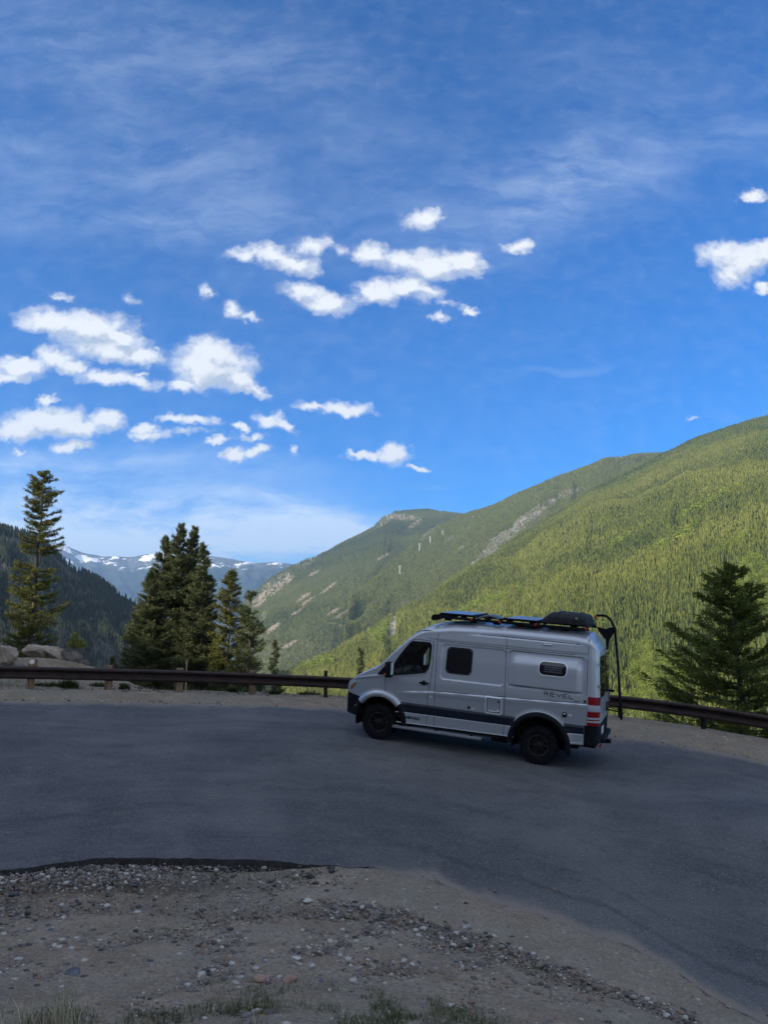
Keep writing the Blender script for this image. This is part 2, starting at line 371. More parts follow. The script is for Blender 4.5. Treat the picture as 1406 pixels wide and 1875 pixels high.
t.l.new(c, b.inputs['Base Color'])
h = t.math('ADD', t.math('MULTIPLY', fin, .7), t.math('MULTIPLY', peb.outputs['Distance'], -.9))
h = t.math('ADD', h, t.math('MULTIPLY', peb2.outputs['Distance'], -.6))
bump(t, b, h, 1.0, .022)
ground = tag(link('ground', npmesh('ground', Vg, grid_faces(len(gy), len(gx)), True, {'rut': rut.ravel()}), mat=m_ground), 'dusty stony dirt around the asphalt bend and down the slope behind the rail', 'ground', kind='structure')

# ---- road sheet
def asphalt():
    m, t, b = material('asphalt', (.05, .05, .055), .85, spec=.35)
    co = objco(t); uv = t.n.new('ShaderNodeUVMap').outputs[0]
    sp = t.noise(co, 48, 5, .8); vo = t.n.new('ShaderNodeTexVoronoi'); t.l.new(co, vo.inputs[0]); vo.inputs['Scale'].default_value = 70
    big = t.noise(co, .42, 5, .6); streak = t.noise(t.map(uv, scale=(.12, 1.6, 1)), 1.0, 6, .68); st2 = t.noise(t.map(uv, scale=(.45, 5.5, 1)), 1.0, 4, .6)
    g14 = t.noise(co, 24, 3, .7); g4 = t.noise(co, 1.6, 6, .7)
    c = t.mix(t.step(big, .36, .66), (.058, .060, .064, 1), (.104, .104, .105, 1))
    c = t.mix(t.math('MULTIPLY', t.step(g4, .50, .68), .5), c, (.125, .122, .118, 1)); c = t.mix(t.math('MULTIPLY', t.step(g4, .46, .32), .5), c, (.036, .038, .043, 1))
    c = t.mix(t.math('MULTIPLY', t.step(g14, .52, .68), .5), c, (.15, .148, .142, 1)); c = t.mix(t.math('MULTIPLY', t.step(g14, .47, .34), .5), c, (.028, .029, .033, 1))
    c = t.mix(t.math('MULTIPLY', t.step(streak, .46, .64), .40), c, (.100, .100, .103, 1))
    c = t.mix(t.math('MULTIPLY', t.step(streak, .45, .33), .45), c, (.030, .032, .038, 1))
    c = t.mix(t.math('MULTIPLY', t.step(st2, .60, .74), .35), c, (.11, .108, .106, 1))
    # tar drawn along the bend
    su = t.add('ShaderNodeSeparateXYZ', None, i0=uv); wob = t.noise(t.map(uv, scale=(.16, .1, 1)), 1.0, 3, .5)
    for (y0, wd, amt, x0, x1) in ((1.05, .16, .38, 23.5, 50), (1.9, .08, .28, 26, 50), (6.5, .45, .2, 8, 34), (8.6, .35, .2, 8, 30), (4.6, .10, .3, 27, 50)):
        dy = t.math('ABSOLUTE', t.math('SUBTRACT', su.outputs[1], t.math('MULTIPLY_ADD', wob, .9, y0 - .45)))
        k = t.math('MULTIPLY', t.step(dy, wd, wd * .2), amt)
        k = t.math('MULTIPLY', k, t.math('MULTIPLY', t.step(su.outputs[0], x0, x0 + 3), t.step(su.outputs[0], x1, x1 - 3)))
        k = t.math('MULTIPLY', k, t.step(t.noise(t.map(uv, scale=(.8, 3, 1)), 1.3, 3, .6), .34, .52))
        c = t.mix(k, c, (.018, .019, .023, 1))
    # dust at both margins
    ed = t.n.new('ShaderNodeAttribute'); ed.attribute_name = 'edge'
    k = t.math('MULTIPLY', t.step(t.math('ADD', ed.outputs['Fac'], t.math('MULTIPLY_ADD', t.noise(co, 1.3, 5, .6), .9, -.45)), .42, .98), .85)
    c = t.mix(k, c, (.205, .175, .138, 1))
    c = t.mix(t.math('MULTIPLY', t.step(sp, .58, .74), .55), c, (.26, .25, .24, 1))
    c = t.mix(t.math('MULTIPLY', t.step(sp, .44, .28), .6), c, (.018, .018, .02, 1))
    sv = t.add('ShaderNodeSeparateColor', None, i0=vo.outputs['Color'])
    c = t.mix(t.math('MULTIPLY', t.step(sv.outputs[0], .94, .98), t.step(vo.outputs['Distance'], .38, .25)), c, (.42, .40, .37, 1))
    t.l.new(c, b.inputs['Base Color'])
    bump(t, b, t.math('ADD', sp, t.math('MULTIPLY', vo.outputs['Distance'], -.5)), .8, .009)
    return m
xs = np.arange(-24, 19, .05); nr = 130
def edge_noise(x): return .10 * fbm(x * 1.4, x * 0, 31, 6, .62) + .05 * fbm(x * 7, x * 0, 33, 5, .7)
soft = sstep(xs, -1.2, .8)
ny = near_edge(xs) + edge_noise(xs) * (1 + 1.2 * soft); fy = np.interp(xs, FX, FY) + .22 * fbm(xs * .8, xs * 0, 41, 5)
ts = np.r_[0, .002, .004, np.linspace(.008, 1, nr - 3)]
XR = np.repeat(xs[None], nr, 0); YR = ny[None] + (fy - ny)[None] * ts[:, None]
ZR = ground_z(XR, YR) + .004 + .010 * fbm(XR * .5, YR * .5, 51, 3) - .004
ZR = ZR + .006
top = np.stack([XR, YR, ZR], -1)
skirt = top[:1].copy(); skirt[..., 2] -= .16; skirt[..., 1] -= .015 + .03 * np.abs(fbm(xs * 5, xs * 0, 61, 3))[None]
skf = top[-1:].copy(); skf[..., 2] -= .06; skf[..., 1] += .05
Vr = np.concatenate([skirt, top, skf], 0)
me = npmesh('road', Vr.reshape(-1, 3), grid_faces(nr + 2, len(xs)), False)
w = (fy - ny)
ss = np.cumsum(np.r_[0, np.hypot(np.diff(xs), np.diff(near_edge(xs)))])
UVs = np.zeros((nr + 2, len(xs), 2)); UVs[..., 0] = ss[None]; UVs[1:-1, :, 1] = ts[:, None] * w[None]; UVs[-1, :, 1] = w
uvl = me.uv_layers.new(name='UVMap'); idx = np.empty(len(me.loops), np.int32); me.loops.foreach_get('vertex_index', idx)
uvl.data.foreach_set('uv', UVs.reshape(-1, 2)[idx].astype(np.float32).ravel())
e = np.zeros((nr + 2, len(xs))); e[1:-1] = np.maximum(np.exp(-(ts[:, None] * w[None]) / .5) * soft[None] * 1.25, np.exp(-((1 - ts[:, None]) * w[None]) / .9))
e[-1] = 1
a = me.attributes.new('edge', 'FLOAT', 'POINT'); a.data.foreach_set('value', e.astype(np.float32).ravel())
me.materials.append(asphalt()); me.materials.append(rough_mat('broken_edge', (.010, .010, .011), (.022, .022, .023), 14, .95, 0, .01))
mi = np.zeros(len(me.polygons), np.int32); mi[:(len(xs) - 1)] = np.where(xs[:-1] < -.2, 1, 0); me.polygons.foreach_set('material_index', mi)
road = tag(link('road', me), 'worn grey asphalt road bending round the dirt pull-off', 'road', kind='structure')

# ================================================================ MOUNTAINS as lofts between a valley line and a crest line
def loft(name, cols, nc, nrow, seed, amp, gully=0, back=True, bow=0.0, umin=None):
    """cols: (u_base, v_base, D_base, u_ridge, v_ridge, D_ridge), left to right"""
    C = np.array(cols, float); k = np.linspace(0, len(C) - 1, nc); ki = np.arange(len(C))
    ub, vb, db, ur, vr, dr = [np.interp(k, ki, C[:, j]) for j in range(6)]
    B = np.array([pt(ub[i], vb[i], db[i]) for i in range(nc)]); Rr = np.array([pt(ur[i], vr[i], dr[i]) for i in range(nc)])
    size = np.median(dr)
    Rr[:, 2] += fbm(Rr[:, 0] / size * 22, Rr[:, 1] / size * 22, seed + 9, 4) * size * .0035
    t = np.linspace(0, 1, nrow)[:, None, None]
    P = B[None] * (1 - t) + Rr[None] * t
    P[..., 2] += bow * (t[..., 0] * (1 - t[..., 0])) * 4
    wgt = np.sin(np.pi * np.clip(t[..., 0], 0, 1)) ** .7
    P[..., 2] += fbm(P[..., 0] / size * 6, P[..., 1] / size * 6, seed, 6) * amp * wgt
    if gully:
        kk = np.linspace(0, 1, nc)[None] * 26 + t[..., 0] * 2.5
        P[..., 2] += -gully * np.abs(fbm(kk * .5, t[..., 0] * 1.6 + 0 * kk, seed + 3, 4)) * wgt * 1.6
    rows = [P]
    if back:
        for j, (dy, dz) in enumerate(((.06, -.004), (.2, -.03), (.5, -.10))):
            Q = P[-1:].copy(); Q[..., 0] *= 1 + dy; Q[..., 1] *= 1 + dy; Q[..., 2] += dz * size; rows.append(Q)
    A = np.concatenate(rows, 0)
    return A, P
def ell(u, v, lst, rot=0):
    m = np.zeros_like(u)
    for (cu, cv, a, b, r) in lst:
        c, s = math.cos(R(r)), math.sin(R(r)); du = u - cu; dv = v - cv
        q = ((du * c + dv * s) / a) ** 2 + ((-du * s + dv * c) / b) ** 2
        m = np.maximum(m, np.exp(-q))
    return m
ROCKS_B = [(785, 978, 24, 5, -38), (822, 988, 9, 4, -30), (846, 1003, 6, 3, -30), (768, 1012, 10, 4, -10), (735, 1050, 8, 3, 0), (860, 965, 8, 3, -30), (1040, 903, 18, 6, -20), (975, 940, 26, 8, -30), (925, 982, 30, 9, -28), (892, 1012, 22, 6, -35), (1005, 922, 14, 6, -30), (950, 955, 12, 5, -40), (870, 1030, 12, 4, -30), (985, 905, 10, 4, -30)]
ROCKS_C = [(726, 1088, 6, 32, 4), (760, 960, 14, 5, -30), (850, 975, 8, 3, -30), (575, 1050, 12, 4, -30), (610, 1120, 14, 3, -30), (700, 1020, 14, 3, -30), (480, 1130, 10, 5, -50), (530, 1180, 16, 3, -30), (555, 1095, 16, 4, -35), (730, 947, 36, 7, 4), (705, 955, 20, 6, -40), (788, 977, 24, 6, -35), (822, 988, 10, 5, -30), (770, 1007, 16, 4, -10), (505, 1070, 34, 14, -38), (528, 1064, 16, 5, -38), (475, 1100, 18, 10, -50), (600, 1078, 22, 3, -36), (565, 1100, 14, 3, -36), (545, 1120, 14, 3, -36), (500, 1150, 14, 4, -36), (560, 1030, 26, 8, -25), (700, 1087, 8, 4, 0), (845, 1035, 10, 4, -20), (508, 1000, 10, 4, 0), (740, 1040, 12, 3, 0), (650, 1110, 40, 3, -30)]
STRIP = [(723, 1110, 6, 34, 3), (717, 1160, 7, 40, 8)]
ASP_A = [(1200, 1240, 90, 60, 0), (1160, 1310, 80, 30, 0), (700, 1160, 26, 40, 20), (560, 1220, 60, 14, 0), (1240, 990, 60, 6, -30), (1130, 1000, 30, 5, -30), (1330, 1010, 60, 6, -30), (1290, 930, 70, 6, -30), (1380, 1080, 40, 60, 0), (900, 1110, 80, 8, -20)]
def mountain_mat(name, c1, c2, c3, rock1, rock2, sc):
    m, t, b = material(name, c1, .95, spec=.1); co = objco(t)
    n = t.noise(co, sc, 6, .65); n2 = t.noise(co, sc * 7, 5, .7); n3 = t.noise(co, sc * .2, 3, .6)
    c = t.mix(t.step(n, .36, .62), (*c1, 1), (*c2, 1)); c = t.mix(t.math('MULTIPLY', t.step(n3, .45, .65), .6), c, (*c3, 1))
    r = t.mix(t.step(n2, .3, .7), (*rock1, 1), (*rock2, 1))
    rk = t.step(t.math('ADD', attr(t, 'rock'), t.math('MULTIPLY_ADD', n2, 1.5, -.80)), .34, .50)
    t.l.new(t.mix(rk, c, r), b.inputs['Base Color']); bump(t, b, t.math('ADD', n, n2), 1.0, 6.0)
    return m
def rockmask(P, lst, seed, size):
    u, v = proj(P); n = fbm(P[..., 0] / size * 60, P[..., 1] / size * 60, seed, 4)
    return np.clip(ell(u, v, lst) * 2.4 + n * .7 - .15, 0, 1) * (ell(u, v, lst) > .12)

colsA = [(455, 1330, 760, 470, 1262, 960), (560, 1320, 640, 560, 1225, 1080), (640, 1350, 560, 650, 1172, 1180), (720, 1390, 500, 728, 1124, 1300), (770, 1400, 470, 785, 1092, 1380), (840, 1410, 440, 883, 1028, 1560), (900, 1420, 410, 1000, 953, 1760), (980, 1430, 390, 1100, 890, 1960), (1060, 1440, 370, 1215, 833, 2180), (1160, 1450, 350, 1300, 795, 2150), (1260, 1450, 340, 1406, 762, 2000), (1450, 1450, 330, 1560, 715, 1950), (1700, 1450, 330, 1800, 660, 1900)]
AA, PA = loft('A', colsA, 340, 220, 101, 22, 20, bow=14)
colsB = [(620, 1230, 1250, 640, 1100, 1900), (700, 1200, 1500, 730, 1020, 2600), (780, 1130, 1700, 800, 965, 3000), (850, 1090, 1800, 850, 944, 3100), (900, 1060, 1850, 905, 929, 2950), (960, 1020, 1950, 1000, 882, 2850), (1010, 990, 2050, 1060, 858, 2800), (1070, 940, 2200, 1105, 843, 2750), (1140, 890, 2350, 1160, 834, 2750), (1240, 860, 2500, 1225, 831, 2800), (1340, 840, 2600, 1330, 820, 2900)]
AB, PB = loft('B', colsB, 260, 130, 201, 20, 22, bow=8)
colsC = [(430, 1290, 1500, 440, 1120, 2900), (480, 1262, 1500, 462, 1090, 3000), (520, 1250, 1500, 500, 1058, 3300), (545, 1245, 1500, 545, 1033, 3500), (570, 1240, 1500, 600, 1010, 3700), (600, 1240, 1500, 645, 988, 3800), (630, 1235, 1550, 685, 966, 3900), (660, 1230, 1600, 703, 946, 4000), (680, 1220, 1700, 722, 939, 4100), (700, 1200, 1800, 755, 936, 4200), (720, 1180, 1900, 785, 935, 4200), (750, 1150, 2100, 812, 939, 4000), (780, 1120, 2200, 850, 944, 3800), (830, 1090, 2400, 890, 940, 3700), (900, 1060, 2500, 960, 930, 3700)]
AC, PC = loft('C', colsC, 300, 170, 301, 34, 10, bow=20)
colsL = [(-420, 1330, 300, -420, 850, 760), (-200, 1330, 300, -200, 905, 800), (0, 1330, 320, -8, 966, 860), (60, 1320, 340, 62, 985, 880), (110, 1315, 360, 108, 1022, 900), (160, 1310, 380, 160, 1058, 930), (215, 1300, 400, 215, 1085, 960), (262, 1290, 430, 262, 1112, 990), (320, 1290, 470, 320, 1150, 1000), (400, 1290, 520, 400, 1200, 1010), (480, 1290, 600, 480, 1250, 1020)]
AL, PL = loft('L', colsL, 220, 130, 401, 12, 22)
colsF = [(-500, 1230, 6500, -500, 985, 9000), (-100, 1230, 6500, -60, 985, 9400), (40, 1225, 6500, 60, 992, 9600), (80, 1225, 6500, 95, 995, 9600), (110, 1220, 6500, 120, 999, 9700), (150, 1220, 6500, 145, 1010, 9800), (190, 1220, 6500, 185, 1019, 9900), (230, 1215, 6500, 235, 1022, 10000), (270, 1215, 6500, 280, 1015, 10000), (330, 1210, 6500, 330, 1017, 10000), (360, 1205, 6500, 380, 1020, 9900), (410, 1205, 6500, 425, 1026, 9800), (450, 1200, 6500, 465, 1031, 9700), (490, 1200, 6500, 498, 1028, 9700), (530, 1200, 6500, 535, 1033, 9700), (600, 1200, 6500, 640, 1040, 9700), (720, 1200, 6500, 800, 1050, 9700)]
AF, PF = loft('F', colsF, 300, 120, 501, 150, 130)
def add_mountain(name, A, mat, rocks, seed, size, label):
    rk = rockmask(A, rocks, seed, size) if rocks else np.zeros(A.shape[:2])
    me = npmesh(name, A.reshape(-1, 3), grid_faces(*A.shape[:2]), True, {'rock': rk.ravel()})
    return tag(link(name, me, mat=mat), label, 'mountain', kind='structure')
mA = mountain_mat('forest_floor_bright', (.085, .092, .030), (.125, .128, .045), (.10, .105, .04), (.24, .22, .19), (.33, .31, .28), .02)
mB = mountain_mat('forest_floor_dull', (.085, .092, .042), (.125, .125, .065), (.10, .105, .055), (.16, .15, .135), (.27, .25, .22), .02)
mC = mountain_mat('forest_floor_far', (.085, .092, .045), (.135, .135, .07), (.105, .11, .058), (.20, .17, .14), (.34, .27, .20), .012)
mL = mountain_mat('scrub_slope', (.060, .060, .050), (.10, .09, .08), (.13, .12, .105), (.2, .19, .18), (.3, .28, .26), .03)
add_mountain('mountain_slope', AA, mA, STRIP, 1, 2000, 'bright green forested mountainside filling the right')
add_mountain('mountain_ridge', AB, mB, ROCKS_B, 2, 2600, 'darker ridge with grey scree behind the bright slope')
add_mountain('mountain_peak', AC, mC, ROCKS_C, 3, 3600, 'distant hump topped mountain with pale rock scars')
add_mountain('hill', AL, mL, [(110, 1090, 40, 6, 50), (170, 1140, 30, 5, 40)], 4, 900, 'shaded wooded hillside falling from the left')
vx, vy = np.meshgrid(np.linspace(-6500, 2500, 120), np.r_[np.linspace(430, 2600, 60), np.linspace(2700, 7600, 30)])
vz = -84 - (vy - 430) * .040 + 9 * fbm(vx / 300, vy / 300, 66, 4)
tag(link('valley_floor', npmesh('valley_floor', np.stack([vx, vy, vz], -1).reshape(-1, 3), grid_faces(90, 120), True, {'rock': np.zeros(vx.size)}), mat=mC), 'green valley bottom between the mountainsides', 'valley', kind='structure')
mF, t, b = material('far_slopes', (.05, .07, .05), .95, spec=.1); co = objco(t)
geo = t.n.new('ShaderNodeNewGeometry'); sz = t.add('ShaderNodeSeparateXYZ', None, i0=geo.outputs['Position'])
n = t.noise(co, .0011, 7, .62); n2 = t.noise(t.map(co, scale=(1, .4, 1)), .004, 6, .7)
c = t.mix(t.step(n, .45, .62), (.014, .026, .030, 1), (.055, .068, .058, 1))  # slopes and upper band tinted bluer, some haze painted into the colour
alt = t.math('ADD', sz.outputs[2], t.math('MULTIPLY_ADD', n2, 420, -210))
c = t.mix(t.step(alt, 700, 800), c, (.085, .095, .105, 1))
snow = t.math('MULTIPLY', t.step(alt, 700, 760), t.step(t.noise(co, .0042, 6, .65), .535, .58))
c = t.mix(snow, c, (.95, .95, .97, 1))
t.l.new(c, b.inputs['Base Color']); bump(t, b, n2, 1.0, 60)
add_mountain('far_mountains', AF, mF, [], 5, 9000, 'hazy blue mountains with snow along the crest')

# ================================================================ FOREST
def scatter(P, n, seed, dens=None, margin=260):
    r = np.random.default_rng(seed)
    a = P[1:, 1:] - P[:-1, :-1]; b2 = P[1:, :-1] - P[:-1, 1:]
    ar = np.linalg.norm(np.cross(a, b2), axis=-1) * .5
    cen = (P[1:, 1:] + P[:-1, :-1]) * .5; u, v = proj(cen)
    ar = ar * ((u > -margin) & (u < 1406 + margin) & (v < 1460))
    if dens is not None: ar = ar * dens(cen, u, v)
    cdf = np.cumsum(ar.ravel()); k = np.searchsorted(cdf, r.random(n) * cdf[-1]); i, j = np.divmod(k, ar.shape[1])
    s = r.random((n, 1)); t = r.random((n, 1))
    Q = (P[i, j] * (1 - s) + P[i, j + 1] * s) * (1 - t) + (P[i + 1, j] * (1 - s) + P[i + 1, j + 1] * s) * t
    return Q
def conifer_tpl(tiers, sides, r0, rng, jag=.3, base=.08):
    V = []; F = []
    for k in range(tiers):
        f0 = k / tiers; zb = base + (1 - base) * f0; zt = min(1.0, zb + (1 - base) / tiers * 1.75); rr = r0 * (1 - f0) ** .8 + .012
        o = len(V)
        for s in range(sides):
            a = 2 * math.pi * (s + rng.random() * .5) / sides; q = rr * (1 - jag * rng.random()); V.append((q * math.cos(a), q * math.sin(a), zb - .02 * rng.random()))
        V.append(((rng.random() - .5) * .01, (rng.random() - .5) * .01, zt))
        for s in range(sides): F.append((o + s, o + (s + 1) % sides, o + sides))
    return np.array(V), np.array(F)
def aspen_tpl(n, rng, lo=.25):
    V = []; F = []
    for k in range(n):
        a = rng.random() * 6.28; z = lo + (1 - lo) * rng.random() ** .9; rad = .20 * math.sqrt(max(0, 1 - ((z - .62) / .42) ** 2)) * math.sqrt(rng.random())
        c = np.array([rad * math.cos(a), rad * math.sin(a), z]); o = len(V)
        d = rng.normal(size=(3, 3)) * (.9 / max(n, 12)) ** .5 * .30
        V += [c + d[0], c + d[1], c + d[2]]; F.append((o, o + 1, o + 2))
    w = .017; o = len(V); V += [(-w, 0, 0), (w, 0, 0), (0, 0, .8), (0, -w, 0), (0, w, 0), (0, 0, .8)]; F += [(o, o + 1, o + 2), (o + 3, o + 4, o + 5)]
    return np.array(V), np.array(F)
def stamp(name, tpls, Q, H, label, mat, tintfn=None, seed=0, wide=1.0, cat='forest'):
    r = np.random.default_rng(seed); Vs = []; Fs = []; Ts = []; off = 0
    pick = r.integers(0, len(tpls), len(Q))
    for k, (V, F) in enumerate(tpls):
        q = Q[pick == k]; h = H[pick == k]; n = len(q)
        if not n: continue
        a = r.random(n) * 6.283; c, s = np.cos(a), np.sin(a); w = wide * (.8 + .5 * r.random(n))
        x = (V[None, :, 0] * c[:, None] - V[None, :, 1] * s[:, None]) * (h * w)[:, None] + q[:, None, 0]
        y = (V[None, :, 0] * s[:, None] + V[None, :, 1] * c[:, None]) * (h * w)[:, None] + q[:, None, 1]
        z = V[None, :, 2] * h[:, None] + q[:, None, 2] - .3
        Vs.append(np.stack([x, y, z], -1).reshape(-1, 3)); Fs.append((F[None] + (np.arange(n) * len(V))[:, None, None]).reshape(-1, 3) + off)
        tn = r.random(n) if tintfn is None else np.clip(tintfn(q) + (r.random(n) - .5) * .75, 0, 1)
        Ts.append(np.repeat(tn, len(V))); off += n * len(V)
    me = npmesh(name, np.concatenate(Vs), np.concatenate(Fs), False, {'tint': np.concatenate(Ts)})
    o = link(name, me, mat=mat); return tag(o, label, cat, kind='stuff')
def leaf_mat(name, stops, rough=.8, trans=.25):
    m, t, b = material(name, stops[0], rough, spec=.15)
    cr = t.n.new('ShaderNodeValToRGB'); t.l.new(attr(t, 'tint'), cr.inputs[0]); el = cr.color_ramp.elements
    while len(el) < len(stops): el.new(.5)
    for i, s in enumerate(stops): el[i].position = i / (len(stops) - 1); el[i].color = (*s, 1)
    t.l.new(cr.outputs[0], b.inputs['Base Color'])
    if trans:
        tr = t.n.new('ShaderNodeBsdfTranslucent'); t.l.new(cr.outputs[0], tr.inputs[0]); mx = t.n.new('ShaderNodeMixShader'); mx.inputs[0].default_value = trans
        t.l.new(b.outputs[0], mx.inputs[1]); t.l.new(tr.outputs[0], mx.inputs[2]); t.l.new(mx.outputs[0], t.n['Material Output'].inputs[0])
    return m
FM_A = leaf_mat('needles_sunlit', [(.036, .056, .018), (.088, .112, .026), (.155, .172, .034), (.23, .232, .055)])
FM_B = leaf_mat('needles_dark', [(.050, .072, .026), (.105, .128, .036), (.155, .170, .044), (.20, .205, .06)])
FM_C = leaf_mat('needles_far', [(.045, .066, .028), (.095, .118, .040), (.140, .158, .050), (.19, .20, .065)])
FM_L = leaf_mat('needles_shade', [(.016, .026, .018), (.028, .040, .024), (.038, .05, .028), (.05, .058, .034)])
FM_asp = leaf_mat('aspen_leaves', [(.12, .165, .03), (.19, .245, .04), (.26, .31, .055), (.33, .36, .09)], trans=.35)
FM_dead = leaf_mat('bare_twigs', [(.12, .11, .10), (.17, .155, .14), (.22, .20, .18)], trans=0)
tr_ = np.random.default_rng(5)
T_far = [conifer_tpl(1, 4, .20, tr_, .3, .04) for _ in range(3)]
T_mid = [conifer_tpl(3, 5, .17, tr_, .45, .06) for _ in range(5)]
T_near = [conifer_tpl(7, 8, .17, tr_, .6, .08) for _ in range(8)]
T_asp = [aspen_tpl(14, tr_) for _ in range(5)]; T_aspn = [aspen_tpl(110, tr_, .3) for _ in range(5)]
def dist(Q): return np.hypot(Q[:, 0], Q[:, 1])
def heights(Q, lo, hi, seed):
    r = np.random.default_rng(seed); return lo + (hi - lo) * r.random(len(Q)) ** 1.3
def tintA(q):
    return .52 + .45 * fbm(q[:, 0] / 130, q[:, 1] / 130, 71, 4) - .25 * sstep(dist(q), 1500, 2300)
def densA(c, u, v):
    n = fbm(c[..., 0] / 60, c[..., 1] / 60, 77, 4); return (1 - .97 * (ell(u, v, STRIP) > .35)) * np.clip(.95 + n * 1.1, .4, 1.5) * (.75 + .25 * sstep(c[..., 1], 300, 700))
QA = scatter(PA, 260000, 1, densA)
QA = np.concatenate([QA, scatter(PA, 60000, 2, lambda c, u, v: (c[..., 1] < 1000) * 1.0)])
aspn = ell(*proj(QA), ASP_A) + .55 * fbm(QA[:, 0] / 80, QA[:, 1] / 80, 79, 4) > .52
aspn &= RNG.random(len(QA)) < .5
QAc, QAa = QA[~aspn], QA[aspn]
HAc = heights(QAc, 4.0, 9.5, 3); HAa = heights(QAa, 6, 11, 4)
dA = dist(QAc)
# the nearest visible trees become things of their own
def nearest(Q, n, box):
    u, v = proj(Q); ok = (u > box[0]) & (u < box[1]) & (v > box[2]) & (v < box[3]); idx = np.where(ok)[0]
    return idx[np.argsort(dist(Q[idx]))[:n]]
BOX = (1122, 1400, 1150, 1345)
ic = nearest(QAc, 170, BOX); ia = nearest(QAa, 110, BOX)
kc = np.ones(len(QAc), bool); kc[ic] = False; ka = np.ones(len(QAa), bool); ka[ia] = False
nearm = dA < 850
stamp('forest', T_near, QAc[kc & nearm], HAc[kc & nearm], 'sunlit conifers on the lower valley side', FM_A, tintA, 11)
stamp('forest', T_mid, QAc[kc & ~nearm], HAc[kc & ~nearm], 'dense yellow green conifers over the mountainside', FM_A, tintA, 12, 1.25)
da = dist(QAa); stamp('aspen_grove', T_aspn, QAa[ka & (da < 800)], HAa[ka & (da < 800)], 'pale leafed aspens low on the slope', FM_asp, None, 13)
stamp('aspen_grove', T_asp, QAa[ka & (da >= 800)], HAa[ka & (da >= 800)], 'light green aspen patches among the pines', FM_asp, None, 14)
def things(Q, H, tpls, mat, name, label, cat, group, seed, trunkcol):
    r = np.random.default_rng(seed); protos = []
    for k, (V, F) in enumerate(tpls):
        me = npmesh(name, V, F, False, {'tint': np.full(len(V), .2 + .7 * k / len(tpls))}); me.materials.append(mat); protos.append(me)
    tv = []; tf = []
    for i in range(5):
        a = 6.283 * i / 5; tv.append((.014 * math.cos(a), .014 * math.sin(a), 0))
    tv.append((0, 0, .9)); tf = [(i, (i + 1) % 5, 5) for i in range(5)]
    tm = npmesh('trunk', tv, tf); tm.materials.append(trunkcol)
    for q, h in zip(Q, H):
        e = bpy.data.objects.new(name, None); COL.objects.link(e); e.location = (q[0], q[1], q[2] - .3); e.rotation_euler = (0, 0, r.random() * 6.28)
        s = .85 + .35 * r.random(); e.scale = (h * s, h * s, h)
        tag(e, label, cat, group)
        c = bpy.data.objects.new('crown', protos[r.integers(len(protos))]); COL.objects.link(c); c.parent = e
        d = bpy.data.objects.new('trunk', tm); COL.objects.link(d); d.parent = e
bark_grey, _, _ = material('pale_bark', (.42, .40, .35), .9)
bark_brown = rough_mat('brown_bark', (.045, .035, .028), (.10, .08, .062), 9, .95, 0, .01)
things(QAc[ic], HAc[ic], T_near, FM_A, 'conifer_tree', 'small sunlit conifer on the slope beyond the right guardrail', 'tree', 'conifers on the slope beyond the rail', 21, bark_brown)
things(QAa[ia], HAa[ia], T_aspn, FM_asp, 'aspen_tree', 'pale green leafy aspen on the slope beyond the right guardrail', 'tree', 'aspens on the slope beyond the rail', 22, bark_grey)
def densRock(lst, sc, kk=.78):
    def f(c, u, v):
        n = fbm(c[..., 0] / sc, c[..., 1] / sc, 87, 4); return np.clip(.9 + n, .15, 1.4) * (1 - kk * np.clip(ell(u, v, lst) * 2.3 + n * .5, 0, 1) * (ell(u, v, lst) > .12))
    return f
QB = scatter(PB, 90000, 31, densRock(ROCKS_B, 110)); stamp('forest', T_mid, QB, heights(QB, 5, 11, 31), 'dark conifers along the middle ridge', FM_B, None, 32)
QC = scatter(PC, 110000, 33, densRock(ROCKS_C, 150, .92)); stamp('forest', T_far, QC, heights(QC, 6, 13, 33), 'far dark green forest on the distant peak', FM_C, lambda q: .5 + .45 * fbm(q[:, 0] / 300, q[:, 1] / 300, 91, 3), 34)
def densL(c, u, v):
    n = fbm(c[..., 0] / 45, c[..., 1] / 45, 97, 4); return np.clip(.55 + 1.6 * n, .03, 1.3) * (.35 + .65 * sstep(c[..., 2], -30, 25))
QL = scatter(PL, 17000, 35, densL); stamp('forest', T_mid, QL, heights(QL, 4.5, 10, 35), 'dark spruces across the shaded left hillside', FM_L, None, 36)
QD = scatter(PL, 9000, 37, lambda c, u, v: sstep(-c[..., 2], -40, 20) * (.4 + .6 * (fbm(c[..., 0] / 30, c[..., 1] / 30, 98, 3) > 0)))
def bare_tpl(rng):
    V = []; F = []
    for k in range(9):
        a = rng.random() * 6.28; z0 = .15 + .7 * rng.random(); z1 = z0 + .12 + .2 * rng.random(); rr = .05 + .12 * rng.random(); o = len(V)
        V += [(0, 0, z0), (.008, .008, z0 + .02), (rr * math.cos(a), rr * math.sin(a), z1)]; F.append((o, o + 1, o + 2))
    o = len(V); V += [(-.01, 0, 0), (.01, 0, 0), (0, 0, 1)]; F.append((o, o + 1, o + 2))
    return np.array(V), np.array(F)
stamp('bare_brush', [bare_tpl(tr_) for _ in range(5)], QD, heights(QD, 3, 6, 38), 'grey leafless brush low on the left hillside', FM_dead, None, 39, cat='brush')

